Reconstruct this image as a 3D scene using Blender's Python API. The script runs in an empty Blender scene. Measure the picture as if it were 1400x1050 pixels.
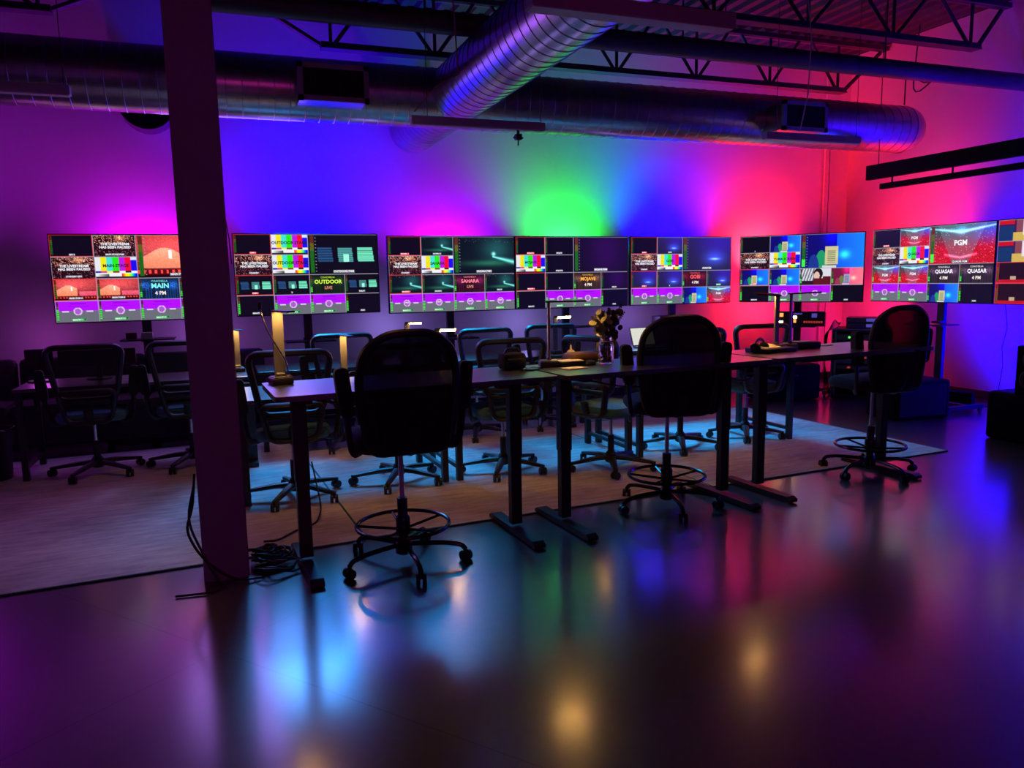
import bpy, bmesh, math, random
import numpy as np
from mathutils import Vector, Matrix, Euler
random.seed(7)
rng = np.random.default_rng(7)
S = bpy.context.scene
COL = S.collection
R = math.radians

# ------------------------------------------------------------------ camera
F, PSI, VX, VY = 1045.0, R(20.6), 139.0, 7600.0
rho = math.atan2(VX, VY); th = math.atan2(F, math.hypot(VX, VY))
fwd = Vector((math.sin(PSI)*math.cos(th), math.cos(PSI)*math.cos(th), -math.sin(th)))
r0 = Vector((math.cos(PSI), -math.sin(PSI), 0)); u0 = r0.cross(fwd)
rt = r0*math.cos(rho) - u0*math.sin(rho); up = u0*math.cos(rho) + r0*math.sin(rho)
cd = bpy.data.cameras.new('camera'); cam = bpy.data.objects.new('camera', cd); COL.objects.link(cam)
M3 = Matrix((rt, up, -fwd)).transposed().to_4x4(); M3.translation = Vector((0, 0, 1.5))
cam.matrix_world = M3
cd.sensor_width = 36; cd.lens = F/1400*36; cd.clip_start = 0.05
S.camera = cam

# ------------------------------------------------------------------ world, view
w = bpy.data.worlds.new('night'); S.world = w; w.use_nodes = True
w.node_tree.nodes['Background'].inputs[0].default_value = (0.02, 0.0, 0.05, 1)
w.node_tree.nodes['Background'].inputs[1].default_value = 0.0
S.view_settings.view_transform = 'Standard'; S.view_settings.look = 'None'
S.view_settings.gamma = 1; S.view_settings.use_curve_mapping = False
S.view_settings.exposure = 0.0
S.cycles.use_denoising = True
S.cycles.max_bounces = 8; S.cycles.diffuse_bounces = 4; S.cycles.transparent_max_bounces = 12
S.cycles.caustics_reflective = False; S.cycles.caustics_refractive = False
S.cycles.sample_clamp_indirect = 4.0

# ------------------------------------------------------------------ lights (wall washers behind the screens, added fill lights, warm ceiling lights)
def spot(name, loc, target, color, power, size=90, blend=1.0, radius=0.05):
    l = bpy.data.lights.new(name, 'SPOT'); l.color = color; l.energy = power
    l.spot_size = R(size); l.spot_blend = blend; l.shadow_soft_size = radius
    o = bpy.data.objects.new(name, l); COL.objects.link(o); o.location = loc
    d = Vector(target) - Vector(loc); o.rotation_euler = d.to_track_quat('-Z', 'Y').to_euler()
    return o
MAG = (1.0, 0.0, 0.95); BLU = (0.0, 0.0, 1.0); PUR = (0.50, 0.0, 1.0); GRN = (0.015, 1.0, 0.06); RED = (1.0, 0.012, 0.02)
for x, c, p, sz, top in ((-0.65, (0.60, 0, 0.85), 200, 150, .02), (0.95, (0.0, 0, 1), 1050, 108, .28), (2.42, (0.36, 0, 1.0), 310, 140, .02), (3.93, GRN, 330, 106, .06), (5.35, BLU, 640, 105, .2), (6.75, RED, 600, 118, .02)):
    spot('wall_washer_light', (x, 8.36, 1.45), (x, 8.60, 2.10), c, p*0.85, sz)
    spot('wall_washer_light', (x, 8.38, 1.80), (x, 8.60, 2.25), c, p*top, 140)  # extra lamp added near each screen top to strengthen glow and reflections
spot('wall_washer_light', (6.75, 7.95, 1.05), (6.7, 8.6, 1.1), RED, 85, 130)
spot('wall_washer_light', (7.78, 7.0, 1.40), (8.3, 7.35, 2.3), RED, 210, 108)
spot('wall_washer_light', (7.75, 7.3, 0.9), (8.3, 8.1, 0.9), (1, 0.01, 0.10), 70, 105)
spot('wall_washer_light', (7.75, 4.6, 1.40), (8.3, 4.5, 2.3), (0.04, 0, 1.0), 420, 120)
spot('wall_washer_light', (7.50, 5.45, 0.60), (8.3, 5.4, 0.95), BLU, 900, 145)
spot('wall_washer_light', (-3.2, 8.2, 1.42), (-3.2, 8.62, 2.3), (0.6, 0, 1.0), 160, 140)
for x, p in ((0.7, 620), (2.4, 780), (4.2, 760)):
    spot('cyan_fill_light', (x, 8.30, 2.52), (x+0.1, 6.1, 0.0), (0.0, 0.40, 1.0), p, 57, 1.0, 0.5)  # added spots without fixtures, reinforcing the cyan glow from the wall
spot('lavender_fill_light', (0.2, 8.1, 2.75), (0.2, 4.6, 0.0), (0.45, 0.22, 1.0), 85, 150, 1.0, 0.8)  # added broad fill to lift the rug, no such fixture
for x, c, p in ((-1.6, (0.5, 0.06, 0.6), 4), (-0.2, (0.45, 0.12, 0.8), 6), (1.7, (0.34, 0.22, 0.9), 8), (3.3, (0.30, 0.22, 0.8), 8), (4.8, (0.30, 0.15, 0.7), 6)):
    pl = bpy.data.lights.new('under_screen_fill', 'POINT'); pl.color = c; pl.energy = p*0.55; pl.shadow_soft_size = 0.1
    po = bpy.data.objects.new('under_screen_fill', pl); COL.objects.link(po); po.location = (x, 8.22, 0.98)  # added point fills that brighten the wall below the screens
for x in (0.7, 3.4):
    spot('warm_ceiling_light', (x, 4.85, 3.85), (x, 4.85, 0), (1.0, 0.40, 0.16), 50, 95, 1.0, 0.25)
spot('room_fill_light', (0.8, -3.2, 2.4), (1.0, 6.0, 2.2), (0.85, 0.02, 0.42), 42, 140, 1.0, 0.4)

# ------------------------------------------------------------------ materials
def mat(name, color=(0.5,)*3, rough=0.5, metal=0.0, spec=0.5, emit=None, es=1.0, alpha=None, noise=None, bump=None, trans=0.0):
    m = bpy.data.materials.new(name); m.use_nodes = True
    nt = m.node_tree; b = nt.nodes['Principled BSDF']
    b.inputs['Base Color'].default_value = (*color, 1); b.inputs['Roughness'].default_value = rough
    b.inputs['Metallic'].default_value = metal; b.inputs['Specular IOR Level'].default_value = spec
    b.inputs['Transmission Weight'].default_value = trans
    if emit: b.inputs['Emission Color'].default_value = (*emit, 1); b.inputs['Emission Strength'].default_value = es
    if noise or bump:
        tc = nt.nodes.new('ShaderNodeTexCoord')
        if noise:
            sc, amt = noise
            n = nt.nodes.new('ShaderNodeTexNoise'); n.inputs['Scale'].default_value = sc; n.inputs['Detail'].default_value = 6
            nt.links.new(tc.outputs['Object'], n.inputs['Vector'])
            cr = nt.nodes.new('ShaderNodeValToRGB')
            cr.color_ramp.elements[0].position = 0.3; cr.color_ramp.elements[1].position = 0.7
            cr.color_ramp.elements[0].color = (*[c*(1-amt) for c in color], 1); cr.color_ramp.elements[1].color = (*[min(1, c*(1+amt)) for c in color], 1)
            nt.links.new(n.outputs['Fac'], cr.inputs['Fac']); nt.links.new(cr.outputs['Color'], b.inputs['Base Color'])
        if bump:
            sc, amt = bump
            n2 = nt.nodes.new('ShaderNodeTexNoise'); n2.inputs['Scale'].default_value = sc; n2.inputs['Detail'].default_value = 4
            nt.links.new(tc.outputs['Object'], n2.inputs['Vector'])
            bp = nt.nodes.new('ShaderNodeBump'); bp.inputs['Strength'].default_value = amt; bp.inputs['Distance'].default_value = 0.01
            nt.links.new(n2.outputs['Fac'], bp.inputs['Height']); nt.links.new(bp.outputs['Normal'], b.inputs['Normal'])
    return m
def meshmat(name, color, opaque):
    m = mat(name, color, 0.7); nt = m.node_tree; b = nt.nodes['Principled BSDF']; out = nt.nodes['Material Output']
    t = nt.nodes.new('ShaderNodeBsdfTransparent'); mx = nt.nodes.new('ShaderNodeMixShader')
    mx.inputs[0].default_value = opaque
    nt.links.new(t.outputs[0], mx.inputs[1]); nt.links.new(b.outputs[0], mx.inputs[2]); nt.links.new(mx.outputs[0], out.inputs[0])
    return m
M = {}
M['wall'] = mat('painted_wall', (0.72, 0.72, 0.72), 0.75, noise=(1.5, 0.03), bump=(60, 0.05))
M['deck'] = mat('roof_deck', (0.016, 0.017, 0.022), 0.6, metal=0.0)
M['steel'] = mat('dark_painted_steel', (0.05, 0.05, 0.055), 0.5, noise=(8, 0.2))
M['column'] = mat('column_paint', (0.5, 0.47, 0.5), 0.6, noise=(3, 0.05))
M['black'] = mat('black_plastic', (0.015, 0.015, 0.017), 0.45, noise=(20, 0.15))
M['blackgloss'] = mat('glossy_black', (0.012, 0.012, 0.014), 0.18)
M['blackmetal'] = mat('black_powder_coat', (0.02, 0.02, 0.023), 0.4, noise=(30, 0.15))
M['fabric'] = mat('black_fabric', (0.02, 0.02, 0.024), 0.9, noise=(80, 0.3), bump=(300, 0.3))
M['seatfab'] = mat('teal_seat_fabric', (0.07, 0.22, 0.26), 0.9, noise=(80, 0.2), bump=(300, 0.3))  # one even teal tone
M['mesh_task'] = meshmat('chair_mesh_open', (0.03, 0.03, 0.035), 0.42)
M['mesh_stool'] = meshmat('chair_mesh_dense', (0.012, 0.012, 0.015), 0.88)
M['chrome'] = mat('chrome', (0.75, 0.75, 0.78), 0.18, metal=1)
M['desktop'] = mat('charcoal_laminate', (0.03, 0.03, 0.033), 0.34, spec=0.8, noise=(40, 0.15))
_b = M['desktop'].node_tree.nodes['Principled BSDF']; _b.inputs['Coat Weight'].default_value = 1.0; _b.inputs['Coat IOR'].default_value = 2.1; _b.inputs['Coat Roughness'].default_value = 0.3
M['galv'] = mat('galvanised_steel', (0.48, 0.48, 0.50), 0.28, metal=1.0, noise=(14, 0.12))
M['grille'] = mat('grille_metal', (0.35, 0.35, 0.36), 0.5, metal=0.5)
M['holeshade'] = mat('interior_shade', (0.01, 0.01, 0.01), 0.9)
M['alu'] = mat('lamp_aluminium', (0.20, 0.195, 0.19), 0.45, metal=0.2)
M['warm'] = mat('warm_led', (0.9, 0.8, 0.6), 0.5, emit=(1.0, 0.50, 0.12), es=85)
M['paper'] = mat('paper', (0.75, 0.72, 0.62), 0.8)
M['yellow'] = mat('sticky_note_yellow', (0.8, 0.68, 0.35), 0.8)
M['glass'] = mat('jar_glass', (0.95, 0.9, 0.95), 0.05, trans=1.0)
M['leaf'] = mat('dried_eucalyptus', (0.20, 0.19, 0.11), 0.7, noise=(30, 0.3))
M['leafdark'] = mat('dark_leaf', (0.05, 0.05, 0.035), 0.7)
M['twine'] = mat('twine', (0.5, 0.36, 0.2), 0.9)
M['brown'] = mat('brown_leather', (0.10, 0.05, 0.03), 0.55, noise=(25, 0.2))
M['cab'] = mat('black_cabinet', (0.003, 0.003, 0.0035), 0.7, spec=0.08)
M['cable'] = mat('cable_rubber', (0.015, 0.015, 0.017), 0.4)
M['white'] = mat('white_plastic', (0.7, 0.68, 0.64), 0.5)
M['laptopscreen'] = mat('laptop_screen', (0, 0, 0), 0.4, emit=(0.72, 0.72, 0.62), es=1.0)
M['ledgreen'] = mat('led_green', (0, 0, 0), 0.4, emit=(0.1, 1, 0.1), es=2.0)
M['ledred'] = mat('led_red', (0, 0, 0), 0.4, emit=(1, 0.08, 0.05), es=1.6)
M['ledorange'] = mat('led_orange', (0, 0, 0), 0.4, emit=(1, 0.35, 0.08), es=1.5)
M['ledblue'] = mat('display_blue', (0, 0, 0), 0.4, emit=(0.10, 0.08, 0.5), es=0.7)
M['rackgrey'] = mat('rack_equipment', (0.10, 0.10, 0.12), 0.4, metal=0.4)
M['cone'] = mat('speaker_cone', (0.06, 0.05, 0.06), 0.35)
M['sofa'] = mat('sofa_fabric', (0.035, 0.03, 0.035), 0.9, noise=(10, 0.2), bump=(200, 0.2))
# floor: polished concrete
def floormat():
    m = bpy.data.materials.new('polished_concrete'); m.use_nodes = True
    nt = m.node_tree; L = nt.links; b = nt.nodes['Principled BSDF']
    tc = nt.nodes.new('ShaderNodeTexCoord')
    def noise(sc, det, r=0.6):
        n = nt.nodes.new('ShaderNodeTexNoise'); n.inputs['Scale'].default_value = sc; n.inputs['Detail'].default_value = det
        n.inputs['Roughness'].default_value = r; L.new(tc.outputs['Object'], n.inputs['Vector']); return n
    a = noise(0.9, 8, 0.65); d = noise(14, 6)
    mx = nt.nodes.new('ShaderNodeMix'); mx.data_type = 'RGBA'; mx.inputs['Factor'].default_value = 0.35
    L.new(a.outputs['Fac'], mx.inputs[6]); L.new(d.outputs['Fac'], mx.inputs[7])
    cr = nt.nodes.new('ShaderNodeValToRGB'); cr.color_ramp.elements[0].position = 0.35; cr.color_ramp.elements[1].position = 0.68
    cr.color_ramp.elements[0].color = (0.06, 0.056, 0.056, 1); cr.color_ramp.elements[1].color = (0.10, 0.092, 0.09, 1)
    L.new(mx.outputs[2], cr.inputs['Fac'])
    # saw-cut control joints
    sep = nt.nodes.new('ShaderNodeSeparateXYZ'); mp = nt.nodes.new('ShaderNodeMapping'); mp.inputs['Rotation'].default_value = (0, 0, R(-38))
    L.new(tc.outputs['Object'], mp.inputs['Vector']); L.new(mp.outputs['Vector'], sep.inputs['Vector'])
    def joint(out, period, off):
        ad = nt.nodes.new('ShaderNodeMath'); ad.operation = 'ADD'; ad.inputs[1].default_value = off; L.new(out, ad.inputs[0])
        pp = nt.nodes.new('ShaderNodeMath'); pp.operation = 'PINGPONG'; pp.inputs[1].default_value = period/2; L.new(ad.outputs[0], pp.inputs[0])
        lt = nt.nodes.new('ShaderNodeMath'); lt.operation = 'LESS_THAN'; lt.inputs[1].default_value = 0.003; L.new(pp.outputs[0], lt.inputs[0])
        return lt
    j1 = joint(sep.outputs['X'], 3.0, 1.1); j2 = joint(sep.outputs['Y'], 3.0, 0.4)
    mxx = nt.nodes.new('ShaderNodeMath'); mxx.operation = 'MAXIMUM'; L.new(j1.outputs[0], mxx.inputs[0]); L.new(j2.outputs[0], mxx.inputs[1])
    m2 = nt.nodes.new('ShaderNodeMix'); m2.data_type = 'RGBA'; L.new(mxx.outputs[0], m2.inputs['Factor'])
    L.new(cr.outputs['Color'], m2.inputs[6]); m2.inputs[7].default_value = (0.03, 0.03, 0.03, 1)
    L.new(m2.outputs[2], b.inputs['Base Color'])
    rr = nt.nodes.new('ShaderNodeMapRange'); rr.inputs['To Min'].default_value = 0.26; rr.inputs['To Max'].default_value = 0.32
    L.new(d.outputs['Fac'], rr.inputs['Value']); L.new(rr.outputs['Result'], b.inputs['Roughness'])
    bp = nt.nodes.new('ShaderNodeBump'); bp.inputs['Strength'].default_value = 0.025; bp.inputs['Distance'].default_value = 0.01
    L.new(noise(5, 5).outputs['Fac'], bp.inputs['Height']); L.new(bp.outputs['Normal'], b.inputs['Normal'])
    b.inputs['Specular IOR Level'].default_value = 0.8
    b.inputs['Coat Weight'].default_value = 1.0; b.inputs['Coat IOR'].default_value = 1.62; b.inputs['Coat Roughness'].default_value = 0.17
    return m
M['floor'] = floormat()
def rugmat():
    m = bpy.data.materials.new('distressed_rug'); m.use_nodes = True
    nt = m.node_tree; L = nt.links; b = nt.nodes['Principled BSDF']; b.inputs['Roughness'].default_value = 0.95; b.inputs['Specular IOR Level'].default_value = 0.1
    tc = nt.nodes.new('ShaderNodeTexCoord'); mp = nt.nodes.new('ShaderNodeMapping'); mp.inputs['Scale'].default_value = (1, 6, 1)
    L.new(tc.outputs['Object'], mp.inputs['Vector'])
    n1 = nt.nodes.new('ShaderNodeTexNoise'); n1.inputs['Scale'].default_value = 3.5; n1.inputs['Detail'].default_value = 9; n1.inputs['Roughness'].default_value = 0.75
    L.new(mp.outputs['Vector'], n1.inputs['Vector'])
    n2 = nt.nodes.new('ShaderNodeTexNoise'); n2.inputs['Scale'].default_value = 1.3; n2.inputs['Detail'].default_value = 6
    L.new(tc.outputs['Object'], n2.inputs['Vector'])
    mx = nt.nodes.new('ShaderNodeMix'); mx.data_type = 'RGBA'; mx.inputs['Factor'].default_value = 0.45
    L.new(n1.outputs['Fac'], mx.inputs[6]); L.new(n2.outputs['Fac'], mx.inputs[7])
    cr = nt.nodes.new('ShaderNodeValToRGB'); cr.color_ramp.elements[0].position = 0.36; cr.color_ramp.elements[1].position = 0.6
    cr.color_ramp.elements[0].color = (0.33, 0.31, 0.30, 1); cr.color_ramp.elements[1].color = (0.80, 0.77, 0.74, 1)
    L.new(mx.outputs[2], cr.inputs['Fac']); L.new(cr.outputs['Color'], b.inputs['Base Color'])
    bp = nt.nodes.new('ShaderNodeBump'); bp.inputs['Strength'].default_value = 0.3; bp.inputs['Distance'].default_value = 0.004
    n3 = nt.nodes.new('ShaderNodeTexNoise'); n3.inputs['Scale'].default_value = 120; L.new(tc.outputs['Object'], n3.inputs['Vector'])
    L.new(n3.outputs['Fac'], bp.inputs['Height']); L.new(bp.outputs['Normal'], b.inputs['Normal'])
    return m
M['rug'] = rugmat()
def screenmat():
    m = bpy.data.materials.new('lit_screen'); m.use_nodes = True
    nt = m.node_tree; b = nt.nodes['Principled BSDF']
    a = nt.nodes.new('ShaderNodeAttribute'); a.attribute_name = 'Col'
    b.inputs['Base Color'].default_value = (0.004, 0.004, 0.005, 1); b.inputs['Roughness'].default_value = 0.5
    nt.links.new(a.outputs['Color'], b.inputs['Emission Color']); b.inputs['Emission Strength'].default_value = 1.15
    m.cycles.emission_sampling = 'NONE'
    return m
M['screen'] = screenmat()

# ------------------------------------------------------------------ geometry helpers
def xf(loc=(0, 0, 0), rot=(0, 0, 0)):
    return Matrix.Translation(Vector(loc)) @ Euler(rot).to_matrix().to_4x4()
def fillet(pts, r, n=4):
    out = [Vector(pts[0])]
    for i in range(1, len(pts)-1):
        p, a, c = Vector(pts[i]), Vector(pts[i-1]), Vector(pts[i+1])
        d1, d2 = (a-p), (c-p); rr = min(r, d1.length*0.49, d2.length*0.49)
        s, e = p + d1.normalized()*rr, p + d2.normalized()*rr
        for k in range(n+1):
            t = k/n; out.append(s*(1-t)**2 + p*2*t*(1-t) + e*t*t)
    out.append(Vector(pts[-1])); return out
def rloop(pts, r, n=5):
    out = []; N = len(pts)
    for i in range(N):
        p, a, c = Vector(pts[i]), Vector(pts[i-1]), Vector(pts[(i+1) % N])
        d1, d2 = (a-p), (c-p); rr = min(r, d1.length*0.49, d2.length*0.49)
        s, e = p + d1.normalized()*rr, p + d2.normalized()*rr
        for k in range(n+1):
            t = k/n; out.append(s*(1-t)**2 + p*2*t*(1-t) + e*t*t)
    return out
class MB:
    def __init__(self): self.v = []; self.f = []
    def add(self, vs, fs, m=None):
        o = len(self.v)
        self.v += [tuple(m @ Vector(p)) if m else tuple(p) for p in vs]
        self.f += [tuple(i+o for i in f) for f in fs]; return self
    def box(self, c, s, rot=(0, 0, 0), bevel=0.0):
        bm = bmesh.new(); bmesh.ops.create_cube(bm, size=1)
        for v in bm.verts: v.co = Vector((v.co.x*s[0], v.co.y*s[1], v.co.z*s[2]))
        if bevel: bmesh.ops.bevel(bm, geom=bm.edges[:], offset=bevel, segments=2, affect='EDGES', profile=0.5)
        bm.verts.index_update()
        self.add([v.co.copy() for v in bm.verts], [[v.index for v in f.verts] for f in bm.faces], xf(c, rot)); bm.free(); return self
    def tube(self, pts, r, n=8, closed=False, flat=None, cap=True):
        pts = [Vector(p) for p in pts]; N = len(pts)
        rs = r if hasattr(r, '__len__') else [r]*N
        T = []
        for i in range(N):
            a = pts[i-1] if (i > 0 or closed) else pts[i]; b = pts[(i+1) % N] if (i < N-1 or closed) else pts[i]
            T.append((b-a).normalized() if (b-a).length > 1e-9 else Vector((0, 0, 1)))
        ref = Vector((0, 0, 1)) if abs(T[0].z) < 0.9 else Vector((0, 1, 0))
        nrm = (ref - T[0]*ref.dot(T[0])).normalized(); vs = []
        for i in range(N):
            nrm = (nrm - T[i]*nrm.dot(T[i]));
            nrm = nrm.normalized() if nrm.length > 1e-6 else Vector((1, 0, 0))
            bi = T[i].cross(nrm); fl = flat if flat else (1, 1)
            for k in range(n):
                a = 2*math.pi*k/n
                vs.append(pts[i] + nrm*math.cos(a)*rs[i]*fl[0] + bi*math.sin(a)*rs[i]*fl[1])
        fs = []
        for i in range(N if closed else N-1):
            j = (i+1) % N
            for k in range(n): fs.append((i*n+k, i*n+(k+1) % n, j*n+(k+1) % n, j*n+k))
        if not closed and cap: fs.append(tuple(range(n-1, -1, -1))); fs.append(tuple((N-1)*n+k for k in range(n)))
        return self.add(vs, fs)
    def lathe(self, prof, n=24, m=None, cap=True):
        vs = []; fs = []
        for (r, z) in prof:
            for k in range(n): a = 2*math.pi*k/n; vs.append((r*math.cos(a), r*math.sin(a), z))
        for i in range(len(prof)-1):
            for k in range(n): fs.append((i*n+k, i*n+(k+1) % n, (i+1)*n+(k+1) % n, (i+1)*n+k))
        if cap: fs.append(tuple(range(n-1, -1, -1))); fs.append(tuple((len(prof)-1)*n+k for k in range(n)))
        return self.add(vs, fs, m)
    def cyl(self, a, b, r, n=12): return self.tube([a, b], r, n)
    def plate(self, outline, thick, m=None, dome=0.0):
        # outline in local XY, extruded to +-thick/2 in Z
        N = len(outline); o = [Vector((p[0], p[1], p[2] if len(p) > 2 else 0)) for p in outline]; t = Vector((0, 0, thick/2))
        vs = [p+t for p in o] + [p-t for p in o]
        fs = [tuple(range(N)), tuple(range(2*N-1, N-1, -1))] + [(i, i+N, (i+1) % N+N, (i+1) % N) for i in range(N)]
        return self.add(vs, fs, m)
    def build(self, name, m, parent=None, smooth=True, loc=None, rotz=0, angle=35):
        me = bpy.data.meshes.new(name); me.from_pydata(self.v, [], self.f); me.update()
        bm = bmesh.new(); bm.from_mesh(me); bmesh.ops.recalc_face_normals(bm, faces=bm.faces[:]); bm.to_mesh(me); bm.free()
        if smooth:
            me.polygons.foreach_set('use_smooth', [True]*len(me.polygons))
            try: me.set_sharp_from_angle(angle=R(angle))
            except Exception: pass
        me.materials.append(m)
        o = bpy.data.objects.new(name, me); COL.objects.link(o)
        if parent is not None: o.parent = parent
        if loc is not None: o.location = loc
        if rotz: o.rotation_euler = (0, 0, rotz)
        return o
def tag(o, label, cat, group=None, kind=None):
    o['label'] = label; o['category'] = cat
    if group: o['group'] = group
    if kind: o['kind'] = kind
    return o
def thing(name, label, cat, loc=(0, 0, 0), rotz=0, group=None):
    o = bpy.data.objects.new(name, None); COL.objects.link(o); o.location = loc; o.rotation_euler = (0, 0, rotz)
    o.empty_display_size = 0.1
    return tag(o, label, cat, group)
def struct(name, mb, m, smooth=False):
    o = mb.build(name, m, smooth=smooth); o['kind'] = 'structure'; return o
def copy_tree(o, parent=None):
    c = o.copy(); COL.objects.link(c); c.parent = parent
    for ch in list(o.children): copy_tree(ch, c)
    return c
def place(proto, loc, rotz, label, group=None, first=False):
    c = proto if first else copy_tree(proto)
    c.location = loc; c.rotation_euler = (0, 0, rotz); c['label'] = label
    if group: c['group'] = group
    return c

# ------------------------------------------------------------------ the room
XW, YW, XL, YF, ZC = 8.3, 8.6, -5.0, -4.0, 4.42
struct('floor', MB().box(((XW+XL)/2, (YW+YF)/2, -0.1), (XW-XL+0.4, YW-YF+0.4, 0.2)), M['floor'])
struct('wall_back', MB().box(((XW+XL)/2, YW+0.1, ZC/2), (XW-XL+0.4, 0.2, ZC)), M['wall'])
struct('wall_right', MB().box((XW+0.1, (YW+YF)/2, ZC/2), (0.2, YW-YF, ZC)), M['wall'])
struct('wall_left', MB().box((XL-0.1, (YW+YF)/2, ZC/2), (0.2, YW-YF, ZC)), M['wall'])
struct('wall_front', MB().box(((XW+XL)/2, YF-0.1, ZC/2), (XW-XL+0.4, 0.2, ZC)), M['wall'])
# corrugated deck, ribs along Y
mb = MB(); vs = []; prof = []
x = XL-0.2; k = 0
while x < XW+0.2:
    prof += [(x, ZC), (x+0.075, ZC), (x+0.1, ZC+0.045), (x+0.175, ZC+0.045)]; x += 0.2
for (px, pz) in prof: vs += [(px, YF-0.2, pz), (px, YW+0.2, pz)]
for (px, pz) in prof: vs += [(px, YF-0.2, ZC+0.12), (px, YW+0.2, ZC+0.12)]
n = len(prof); fs = [(2*i, 2*i+1, 2*i+3, 2*i+2) for i in range(n-1)] + [(2*n+2*i, 2*n+2*i+2, 2*n+2*i+3, 2*n+2*i+1) for i in range(n-1)]
fs += [(0, 2*n, 2*n+1, 1), (2*n-2, 2*n-1, 4*n-1, 4*n-2)]
struct('ceiling', mb.add(vs, fs), M['deck'])
struct('baseboard_back', MB().box(((XW+XL)/2, YW-0.008, 0.05), (XW-XL, 0.016, 0.1)), M['black'])
struct('baseboard_right', MB().box((XW-0.008, (YW+YF)/2, 0.05), (0.016, YW-YF, 0.1)), M['black'])
# column
col = MB().box((-0.065, 4.12, 2.05), (0.215, 0.2, 4.1), bevel=0.004).build('support_column', M['column'])
tag(col, 'tall square plum-lit support column standing in front of the screens', 'column')
MB().box((-0.065+0.1095, 4.03, 2.05), (0.004, 0.012, 4.08)).build('corner_trim', M['alu'], col)

# steel overhead
g = MB()
g.box((-0.07, 2.3, 4.36), (0.20, 12.2, 0.02)); g.box((-0.07, 2.3, 4.12), (0.20, 12.2, 0.02)); g.box((-0.07, 2.3, 4.24), (0.014, 12.2, 0.24))
tag(g.build('steel_girder', M['steel']), 'dark steel girder under the roof resting on the square column', 'girder')
def truss(y, x0, x1, zb, label, bx0, bx1):
    t = thing('bar_joist', label, 'roof truss', ((x0+x1)/2, y, 0), 0, 'open web joists under the roof')
    ox = (x0+x1)/2; zt = 4.36
    m = MB(); m.box(((x0+x1)/2-ox, -0.03, zt), (x1-x0, 0.045, 0.05)); m.box(((x0+x1)/2-ox, 0.03, zt), (x1-x0, 0.045, 0.05)); m.build('top_chord', M['steel'], t, smooth=False)
    m = MB(); m.box(((bx0+bx1)/2-ox, -0.03, zb), (bx1-bx0, 0.05, 0.05)); m.box(((bx0+bx1)/2-ox, 0.03, zb), (bx1-bx0, 0.05, 0.05))
    m.box(((bx0+bx1)/2-ox, 0, zb-0.03), (bx1-bx0, 0.13, 0.012)); m.build('bottom_chord', M['steel'], t, smooth=False)
    nseg = max(1, round((bx1-bx0)/1.18)); step = (bx1-bx0-0.2)/nseg
    m = MB()
    for i in range(nseg+1):
        xb = bx0+0.1+i*step-ox
        m.cyl((xb, 0, zb), (xb, 0, zt), 0.018, 6)
        if i < nseg:
            m.cyl((xb+0.02, 0, zb), (xb+step/2-0.08, 0, zt), 0.02, 6); m.cyl((xb+step-0.02, 0, zb), (xb+step/2+0.08, 0, zt), 0.02, 6)
    m.cyl((bx0-ox, 0, zb), (x0-ox+0.1, 0, zt-0.05), 0.026, 6); m.cyl((bx1-ox, 0, zb), (x1-ox-0.1, 0, zt-0.05), 0.026, 6)
    m.build('web_members', M['steel'], t)
truss(8.0, 0.05, 8.28, 3.80, 'dark open web roof joist nearest the back wall', 1.07, 7.60)
truss(6.35, 0.05, 8.28, 3.90, 'dark open web roof joist in front of the round duct', 1.07, 7.85)
truss(8.0, -4.98, -0.2, 3.90, 'dark open web roof joist at top left beyond the column', -4.0, -1.22)
truss(4.7, 0.05, 8.28, 3.92, 'dark open web roof joist farthest forward over the front desks', 1.07, 7.85)
pp = MB().cyl((-0.2, 0, 0), (8.3, 0, 0), 0.085, 16)
for xx in (1.6, 3.9, 6.2): pp.cyl((xx, 0, 0.08), (xx, 0, 0.85), 0.008, 6)
tag(pp.build('overhead_pipe', M['steel'], loc=(0, 6.0, 3.47)), 'long dark round pipe hung under the roof joists', 'pipe')

# ducts
def duct_geo(L, r, step=0.125, n=40):
    prof = []; z = 0
    while z < L-1e-6:
        prof += [(r, z), (r, min(L, z+step-0.010)), (r+0.004, min(L, z+step-0.007)), (r+0.004, min(L, z+step-0.003))]; z += step
    prof.append((r, L)); return prof
DZ, DR = 3.135, 0.26
d = MB(); d.lathe(duct_geo(12.1, DR), 40, Matrix.Translation((-4.6, 7.0, DZ)) @ Matrix.Rotation(R(90), 4, 'Y') @ Matrix.Scale(1, 4))
d.lathe([(DR, 0), (DR*0.985, 0.06), (DR*0.9, 0.13), (DR*0.72, 0.20), (DR*0.4, 0.25), (0.01, 0.27)], 40, Matrix.Translation((7.5, 7.0, DZ)) @ Matrix.Rotation(R(90), 4, 'Y'))
dm = d.build('round_duct', M['galv'])
tag(dm, 'long galvanised round duct running across the room in front of the back wall', 'duct', 'round air ducts')
d = MB(); d.lathe(duct_geo(11.6, DR), 40, Matrix.Translation((2.1, 8.58, DZ+0.03)) @ Matrix.Rotation(R(90), 4, 'X'))
d2 = d.build('round_duct', M['galv'])
tag(d2, 'galvanised round branch duct coming overhead from the camera and crossing the long duct', 'duct', 'round air ducts')
m = MB().lathe([(0.01, 0), (0.235, 0), (0.25, 0.02), (0.25, 0.3), (0.235, 0.3), (0.235, 0.03), (0.01, 0.03)], 36, Matrix.Translation((-0.55, 8.6, 3.23)) @ Matrix.Rotation(R(90), 4, 'X'), cap=False)
tag(m.build('wall_duct_outlet', M['steel']), 'dark round duct outlet high on the back wall left of the column', 'duct outlet')
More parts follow.
